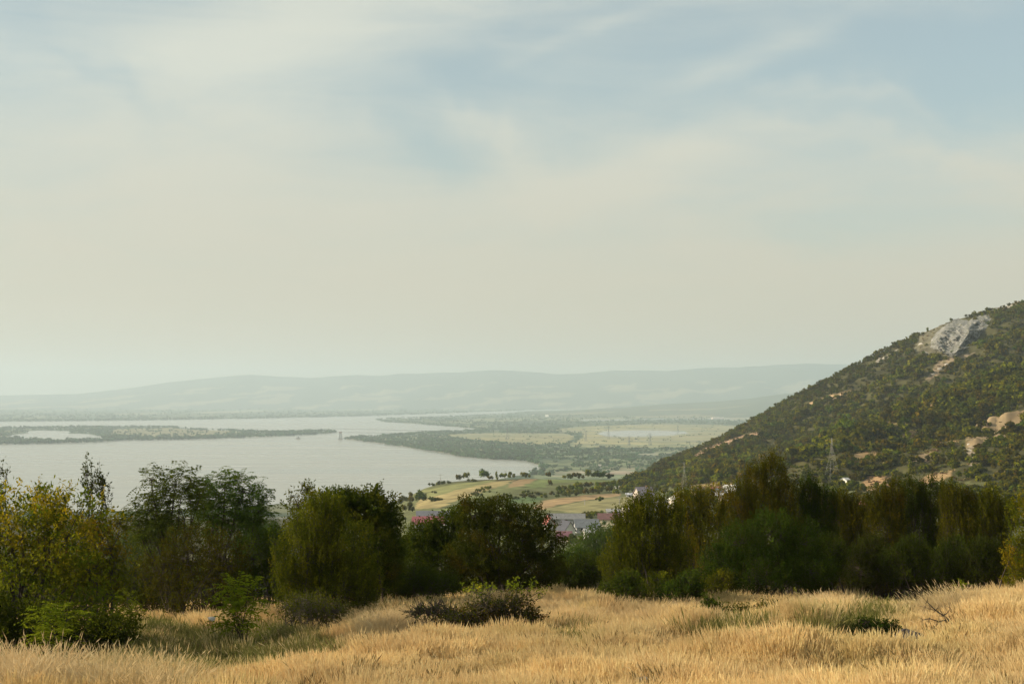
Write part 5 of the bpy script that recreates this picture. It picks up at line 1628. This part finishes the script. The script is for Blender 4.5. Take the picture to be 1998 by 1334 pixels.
WHITE = (0.72, 0.68, 0.60); CREAM = (0.70, 0.60, 0.44); GREYW = (0.36, 0.36, 0.36); GREYR = (0.13, 0.13, 0.145); DARKR = (0.055, 0.055, 0.07)
REDR = (0.30, 0.055, 0.06); CRIM = (0.27, 0.075, 0.09); RUST = (0.34, 0.14, 0.09); MAG = (0.16, 0.07, 0.085); BLUEW = (0.50, 0.58, 0.62)
HOUSES = [  # px, base row, width px, depth m, wall h, roof h, yaw deg, wall, roof, kind, ridge, label
    (836, 1029, 56, 7, 1.6, 2.0, 8, WHITE, CRIM, 'gable', 'x', 'wide house with a bright crimson roof at the left end of the village'),
    (858, 1014, 86, 7, 1.6, 1.7, 4, GREYW, GREYR, 'gable', 'x', 'long low building with a dull grey roof behind the crimson one'),
    (872, 1024, 14, 4, 2.0, 0.9, 0, WHITE, GREYR, 'gable', 'x', 'small white outbuilding beside the crimson roof'),
    (1104, 1021, 70, 6, 1.9, 1.5, -3, GREYW, (0.17, 0.17, 0.17), 'gable', 'x', 'long grey roofed barn at the back of the village gap'),
    (1143, 1038, 44, 7, 1.8, 2.0, 5, GREYW, (0.13, 0.14, 0.15), 'gable', 'x', 'broad slate grey roof in the middle of the village gap'),
    (1104, 1043, 20, 7, 1.8, 2.3, 18, WHITE, DARKR, 'gable', 'y', 'white gabled house with dark roof and pale bargeboards'),
    (1070, 1034, 12, 6, 2.6, 1.6, 10, WHITE, (0.34, 0.10, 0.07), 'gable', 'y', 'small house with a bright red roof touching the big dark tree'),
    (1188, 1026, 42, 7, 2.6, 1.6, -4, CREAM, (0.13, 0.06, 0.055), 'gable', 'x', 'cream house with a brownish red roof left of the fanning bush'),
    (1229, 1018, 34, 8, 4.0, 0.5, -8, (0.80, 0.70, 0.52), CREAM, 'flat', 'x', 'cream flat topped block lit by the sun beside the fanning bush'),
    (1196, 1004, 26, 5, 1.4, 0.8, 0, GREYW, (0.30, 0.29, 0.28), 'gable', 'x', 'low grey shed behind the cream house'),
    (1100, 1056, 26, 5, 1.5, 1.2, -5, CREAM, MAG, 'gable', 'x', 'house with a magenta roof at the bottom of the village gap'),
    (1148, 1052, 16, 5, 2.0, 1.0, 6, WHITE, GREYW, 'gable', 'x', 'little pale shed under the slate grey roof'),
    (1254, 979, 30, 7, 3.6, 3.0, 20, (0.45, 0.38, 0.32), (0.20, 0.17, 0.20), 'gable', 'x', 'tall house with a purple grey roof alone above the tan field'),
    (1222, 936, 12, 6, 3.0, 1.2, 15, BLUEW, (0.45, 0.50, 0.54), 'gable', 'y', 'pale blue house at the right end of the field ridge'),
    (1236, 934, 11, 5, 1.4, 1.2, -10, CREAM, (0.42, 0.30, 0.26), 'gable', 'x', 'pinkish roofed shed right of the pale blue house'),
    (1255, 936, 6, 4, 2.2, 1.0, 10, (0.65, 0.48, 0.22), RUST, 'gable', 'y', 'tiny yellow gabled hut at the foot of the hill'),
    (1203, 953, 7, 3, 1.2, 0.8, 0, WHITE, (0.6, 0.58, 0.52), 'gable', 'x', 'tiny white shed in the wood between the fields'),
    (1226, 969, 11, 4, 1.2, 0.6, 0, GREYW, (0.5, 0.5, 0.55), 'gable', 'x', 'low pale shed at the right tip of the tan field'),
    (1288, 994, 30, 5, 2.8, 0.4, -6, (0.78, 0.76, 0.72), WHITE, 'flat', 'x', 'white flat roofed shed seen above the fanning bush'),
    (1318, 992, 22, 6, 3.6, 1.2, 12, (0.76, 0.68, 0.56), WHITE, 'gable', 'y', 'white and cream house right of the white shed'),
    (1422, 966, 24, 7, 3.8, 0.4, -14, (0.80, 0.78, 0.75), WHITE, 'flat', 'x', 'white flat topped house beside the tallest upright tree'),
    (1402, 972, 14, 6, 2.4, 1.6, 10, GREYW, (0.16, 0.20, 0.22), 'gable', 'x', 'house with a teal grey roof left of the white flat topped one'),
    (1394, 964, 12, 5, 2.0, 1.0, 10, GREYW, (0.34, 0.12, 0.10), 'gable', 'x', 'small red roofed shed behind the teal grey roof'),
    (1409, 990, 13, 6, 4.6, 1.0, 4, (0.78, 0.68, 0.50), (0.6, 0.6, 0.58), 'gable', 'y', 'narrow cream house front showing between two upright bushes'),
    (1677, 1003, 9, 4, 2.4, 1.0, 20, (0.78, 0.74, 0.68), RUST, 'gable', 'y', 'tiny white hut in the scrub above the middle of the right thicket'),
    (1646, 944, 7, 4, 1.6, 0.8, 20, (0.7, 0.68, 0.62), GREYW, 'gable', 'x', 'small pale hut near the foot of the hillside pylon'),
]
for (px, rw, wpx, d_, hw, hr, yw, wc, rc, kd, rg, lb) in HOUSES:
    gl = ground(px, rw, d0=380.0)
    wm = wpx / F * gl.y
    house((gl.x, gl.y, gl.z), wm, d_, hw, hr, radians(yw), wc, rc, lb, kind=kd, ridge=rg, chimney=(hw > 2.1 and kd == 'gable'))

# far village on the second spit: only specks in the photograph
for i, (px, rw, wm, hm, wc, lb) in enumerate([(1067, 813.5, 22, 15, WHITE, 'brightest white building speck on the far spit'), (1122, 807.5, 40, 10, WHITE, 'long white building speck in the far riverside village'),
                                              (1174, 807, 26, 10, WHITE, 'pale building speck right of the long one in the far village'), (1040, 811, 18, 9, CREAM, 'leftmost pale house speck of the far village'),
                                              (1098, 809, 20, 8, CREAM, 'cream house speck left of the long white one'), (1146, 810, 24, 7, CREAM, 'low cream house speck in the middle of the far village'),
                                              (1200, 811, 20, 8, WHITE, 'rightmost white house speck of the far village'), (1180, 821, 60, 9, (0.6, 0.62, 0.62), 'long pale hall beside the far strip of water'),
                                              (1400, 817, 70, 10, (0.6, 0.5, 0.45), 'long pinkish hall at the foot of the far hills'), (1450, 812, 50, 10, WHITE, 'white hall near the hill slope on the far plain'),
                                              (1304, 797, 40, 9, WHITE, 'white speck of a building by the far strip of water'),
                                              (1170, 915, 5, 9, WHITE, 'small white tower like house in the trees beyond the field ridge'), (1186, 917, 9, 5, CREAM, 'small pale house right of the white tower like house'),
                                              (1318, 888, 12, 4, CREAM, 'pale farm shed on the plain beside the hill slope')]):
    D_ = float((WZ + 1) / slope(rw))
    house(((px - 999) / F * D_, D_, WZ + 1), wm, max(8.0, wm * 0.4) if wm > 12 else 5.0, hm * 0.65, hm * 0.35, radians((i * 37) % 30 - 15), wc, (0.45, 0.40, 0.36) if i % 2 else wc, lb,
          chimney=False, windows=False, ridge='x', cat='building', name='building')

# ------------------------------------------------------------------ pylons, poles and cables
M['galv'] = plain('galvanised_steel', (0.36, 0.35, 0.32), 0.5, 0.1, 2)
M['galv_dark'] = plain('weathered_steel', (0.12, 0.12, 0.12), 0.6, 0.1, 2)
M['pole'] = plain('concrete_pole', (0.30, 0.28, 0.25), 0.8, 0.15, 3)


def pylon(loc, H, base, label, mat, r=0.10, arms=3, group=None, yaw=0.3):
    root = empty('pylon', loc, label, 'pylon', group, rz=yaw)
    S = Soup()
    t = 0.16

    def corner(sx, sy, z):
        f = 1 - (1 - t) * min(z / (H * 0.72), 1.0)
        if z > H * 0.72:
            f = t * (1 - 0.75 * (z - H * 0.72) / (H * 0.28))
        return np.array([sx * base / 2 * f, sy * base / 2 * f, z])
    zs = [0, 0.16, 0.30, 0.42, 0.53, 0.63, 0.72, 0.82, 0.91, 1.0]
    zs = [z * H for z in zs]
    for sx in (-1, 1):
        for sy in (-1, 1):
            S.add(*tube([corner(sx, sy, z) for z in zs], np.full(len(zs), r), 4))
    for i in range(len(zs) - 1):
        for a, b_ in (((-1, -1), (1, -1)), ((1, -1), (1, 1)), ((1, 1), (-1, 1)), ((-1, 1), (-1, -1))):
            S.add(*tube([corner(*a, zs[i]), corner(*b_, zs[i + 1])], [r * 0.5] * 2, 3))
            S.add(*tube([corner(*b_, zs[i]), corner(*a, zs[i + 1])], [r * 0.5] * 2, 3))
    mesh_np('lattice', *S.arrays(), mat, parent=root)
    for k in range(arms):
        z = H * (0.74 + 0.11 * k); L_ = H * (0.20 - 0.02 * abs(k - 1) * 2)
        A = Soup()
        for sg in (-1, 1):
            tip = np.array([sg * L_, 0, z])
            for q in ((0, base * 0.05, z + H * 0.035), (0, base * 0.05, z), (0, -base * 0.05, z)):
                A.add(*tube([np.array(q, float), tip], [r * 0.7, r * 0.5], 4))
            A.add(*tube([tip, tip - np.array([0, 0, H * 0.045])], [r * 0.8, r * 0.8], 4))
        mesh_np('crossarm', *A.arrays(), mat, parent=root)
    return root


pg = ground(1620, 940)
pylon(pg, 85 / F * pg.y, 5.0, 'tall pale lattice pylon standing on the lower hillside', M['galv'], 0.019)
pg2 = ground(1333, 968)
pylon(pg2, 66 / F * pg2.y, 3.4, 'slim pale lattice pylon at the foot of the hill near the houses', M['galv'], 0.015)
for (px, rb, hpx, lb) in [(1187, 857, 24, 'left one of the two pylons at the shallow lake'), (1322, 845, 14, 'right one of the two pylons at the shallow lake'),
                          (1227, 870, 18, 'left pylon of the nearer pair on the straw plain'), (1268, 869, 22, 'right pylon of the nearer pair on the straw plain'),
                          (990, 858, 30, 'pylon at the left end of the straw field'), (1143, 862, 20, 'faint pylon between the two straw fields')]:
    D_ = float((WZ + 1) / slope(rb))
    pylon(((px - 999) / F * D_, D_, WZ + 1), hpx / F * D_ * 1.1, 7.0, lb, M['galv_dark'], 0.24, group='pylons crossing the straw plain')


def pole(loc, H, label, cross=True):
    root = empty('utility_pole', loc, label, 'pole')
    v, f = tube([(0, 0, -0.5), (0, 0, H)], [0.16, 0.10], 8)
    mesh_np('post', v, f, M['pole'], parent=root, smooth=True)
    if cross:
        v, f = box(-1.0, 1.0, -0.07, 0.07, H - 0.9, H - 0.75)
        mesh_np('crossarm', v, f, M['pole'], parent=root)
    return root


for px, rb, hpx, lb in [(860, 944, 20, 'thin pole on the left shoulder of the field ridge against the water'), (1207, 1004, 36, 'thin utility pole behind the grey village shed'),
                        (986, 935, 18, 'faint pole in the ridge hedge against the water'), (1140, 985, 12, 'small pole at the edge of the tan field'), (1327, 990, 18, 'thin pole beside the cream house')]:
    gl = ground(px, rb)
    pole(gl, hpx / F * gl.y, lb)

# river towers and the cables across the strait
def river_tower(px, rb, H, wb, label):
    D_ = float((WZ + 0.2) / slope(rb))
    root = empty('river_tower', ((px - 999) / F * D_, D_, WZ), label, 'tower')
    v, f = box(-wb, wb, -wb, wb, -2, 4.5)
    mesh_np('pier', v, f, cmat('pier_concrete', (0.25, 0.22, 0.20)), parent=root)
    if H > 12:
        S = Soup()
        for sx in (-1, 1):
            for sy in (-1, 1):
                S.add(*tube([(sx * wb * 0.55, sy * wb * 0.55, 4.5), (sx * wb * 0.35, sy * wb * 0.35, H - 5)], [0.7, 0.6], 4))
        for q in range(4):
            z0, z1 = 4.5 + q * (H - 9.5) / 4, 4.5 + (q + 1) * (H - 9.5) / 4
            for sy in (-1, 1):
                S.add(*tube([(-wb * 0.5, sy * wb * 0.45, z0), (wb * 0.45, sy * wb * 0.45, z1)], [0.3, 0.3], 3))
                S.add(*tube([(wb * 0.5, sy * wb * 0.45, z0), (-wb * 0.45, sy * wb * 0.45, z1)], [0.3, 0.3], 3))
        mesh_np('legs', *S.arrays(), M['galv_dark'], parent=root)
        v, f = box(-wb * 0.7, wb * 0.7, -wb * 0.7, wb * 0.7, H - 5, H)
        mesh_np('cabin', v, f, cmat('cabin_rust', (0.22, 0.13, 0.10)), parent=root)
    else:
        S = Soup()
        S.add(*tube([(0, 0, 4.5), (0, 0, H)], [0.9, 0.6], 6))
        S.add(*box(-2, 2, -2, 2, 5.5, 7.5))
        mesh_np('mast', *S.arrays(), M['galv_dark'], parent=root)
    return root, D_


river_tower(665, 857, 25, 6.5, 'tall pylon like tower on a pier in the strait between island and spit')
river_tower(583, 856, 12, 6.0, 'short beacon on a pier in the water off the island tip')
for nm, pts in (('upper', [(648, 836, 0), (780, 838.5, 0), (900, 843, 0)]), ('lower', [(650, 843, 0), (720, 843.8, 0), (800, 846, 0)])):
    D0 = 4700.0
    P3 = []
    for t_ in np.linspace(0, 1, 15):
        px = pts[0][0] + (pts[-1][0] - pts[0][0]) * t_
        rw = np.interp(px, [p[0] for p in pts], [p[1] for p in pts])
        z = max(float(slope(rw) * D0), WZ + 4)
        P3.append(((px - 999) / F * D0, D0, z))
    v, f = tube(P3, np.full(15, 0.45), 4)
    o = mesh_np('cable', v, f, M['galv_dark'])
    tag(o, nm + ' thin cable strung across the strait by the river tower', 'cable')

# ------------------------------------------------------------------ limestone cliff near the ridge
def cliff():
    nu, nv = 84, 64
    U, V = np.meshgrid(np.linspace(0, 1, nu), np.linspace(0, 1, nv))   # U left-right, V bottom-top
    # outline on the slope, read off the photograph
    left = np.interp(V, [0, 0.25, 0.55, 0.8, 1.0], [1840, 1816, 1814, 1828, 1858])
    right = np.interp(V, [0, 0.25, 0.55, 0.8, 1.0], [1872, 1896, 1922, 1936, 1926])
    left = left + 5.0 * snoise(V * 40, V * 3, 14, 3, 0.6, 2); right = right + 5.0 * snoise(V * 40 + 9, V * 5, 16, 3, 0.6, 5)
    P = left + (right - left) * U
    ptop = np.interp(P, rpx, rrw) + 24.0
    prow = 700 + 7 * np.abs(2 * U - 1.1) * (-1.2) + (ptop + 5.0 * snoise(U * 40, U * 2, 17, 3, 0.6, 3) - 700) * V
    D0 = np.zeros_like(P)
    Dg = np.linspace(900, 1320, 240)
    for i in range(nv):
        for j in range(nu):
            x = (P[i, j] - 999) / F * Dg * 1.003
            r = np.minimum.accumulate(row_of(Dg, val_z((P[i, j] - 999) / F * Dg * 1.003, Dg)) + np.linspace(0.01, 0, 240))
            D0[i, j] = np.interp(-prow[i, j], -r, Dg)
    # buttresses: a main left pillar, a gully, and a long right rib whose far side turns away from the sun
    rib = np.interp(U + 0.10 * (V - 0.5), [-0.1, 0.0, 0.18, 0.34, 0.52, 0.66, 0.80, 1.0, 1.1], [0, 3, 15, 8, 10, 22, 3, 0, 0])
    edge = np.clip(np.minimum.reduce([U * 7, (1 - U) * 7, V * 6, (1 - V) * 5]), 0, 1)
    X0 = (P - 999) / F * D0; Z0 = slope(prow) * D0
    n1_ = np.abs(snoise(X0 + 5, Z0 * 0.45 + X0 * 0.3, 17, 4, 0.6, 1)); n2_ = snoise(X0, Z0, 6, 3, 0.6, 4)
    step = np.abs(snoise(X0 * 1.2 + Z0 * 0.5, Z0 * 0.5, 13, 3, 0.6, 3))
    out = edge * (rib * 1.25 + 10 * n1_ + 2.6 * n2_ + 8.0 * step) - 2.5 * (1 - edge)
    Dd = D0 - out
    v = np.stack([(P - 999) / F * Dd, Dd, slope(prow) * Dd], -1).reshape(-1, 3)
    m, t = new_mat('limestone')
    pos = t.n('ShaderNodeNewGeometry').outputs['Position']
    mp = t.n('ShaderNodeMapping', {0: pos, 2: (0.3, 0.2, 0.5), 3: (1, 1, 0.35)}).outputs[0]
    c = t.ramp(t.noise(mp, 0.16, 8.0, 0.7), [(0.30, (0.09, 0.088, 0.075)), (0.42, (0.21, 0.205, 0.185)), (0.56, (0.27, 0.262, 0.24)), (0.72, (0.38, 0.365, 0.33))])
    c = t.mix(t.n('ShaderNodeMapRange', {0: t.noise(pos, 0.30, 5.0, 0.65), 1: 0.55, 2: 0.62}).outputs[0], c, (0.10, 0.10, 0.04))
    b = t.n('ShaderNodeBsdfPrincipled', {'Base Color': c, 'Roughness': 0.95, 'Specular IOR Level': 0.1,
            'Normal': t.n('ShaderNodeBump', {'Strength': 1.0, 'Distance': 1.2, 'Height': t.noise(mp, 0.5, 6.0, 0.7)}).outputs[0]})
    t.n('ShaderNodeOutputMaterial', {0: b.outputs[0]})
    o = mesh_np('cliff', v, grid_faces(nv, nu), m, smooth=False)
    return tag(o, 'pale grey limestone cliff face near the top of the hill', 'cliff')


cliff()
# scattered outcrops on the slope
g = np.random.default_rng(19)
OUT = [(1795, 672, 9), (1806, 690, 8), (1790, 655, 8), (1832, 722, 10), (1818, 732, 9), (1845, 712, 9), (1738, 690, 7), (1715, 700, 6), (1703, 712, 7), (1708, 708, 5), (1955, 596, 9), (1972, 592, 9), (1940, 600, 7), (1985, 590, 8),
       (1590, 792, 6), (1575, 800, 5), (1400, 874, 4), (1392, 882, 4), (1890, 880, 9), (1896, 892, 8), (1886, 868, 8), (1900, 872, 6)]
for i, (px, rw, s_) in enumerate(OUT):
    gl = ground(px, rw, d0=500, d1=1300)
    v0 = g.normal(size=(26, 3)); v0 /= np.linalg.norm(v0, axis=1)[:, None]
    import bmesh
    bm = bmesh.new()
    for q in v0 * np.array([1.2, 0.8, 0.7]) * g.uniform(0.75, 1.1, (26, 1)) * (s_ / F * gl.y * 0.5):
        bm.verts.new(q)
    r_ = bmesh.ops.convex_hull(bm, input=bm.verts)
    bmesh.ops.delete(bm, geom=[e for e in r_['geom_interior'] if isinstance(e, bmesh.types.BMVert)], context='VERTS')
    me = bpy.data.meshes.new('outcrop'); bm.to_mesh(me); bm.free()
    me.materials.append(cmat('outcrop_stone', (0.44, 0.40, 0.34), var=0.35, scale=0.6))
    o = link(bpy.data.objects.new('outcrop', me)); o.location = gl
    tag(o, 'pale rock outcrop poking out of the hillside scrub' + (' below the cliff' if 640 < rw < 740 and px > 1780 else ' on the ridge top' if rw < 610 else ' on the open slope'), 'rock',
        'rock outcrops' + (' below the cliff' if 640 < rw < 740 and px > 1780 else ' on the ridge top' if rw < 610 else ' on the open slope'))
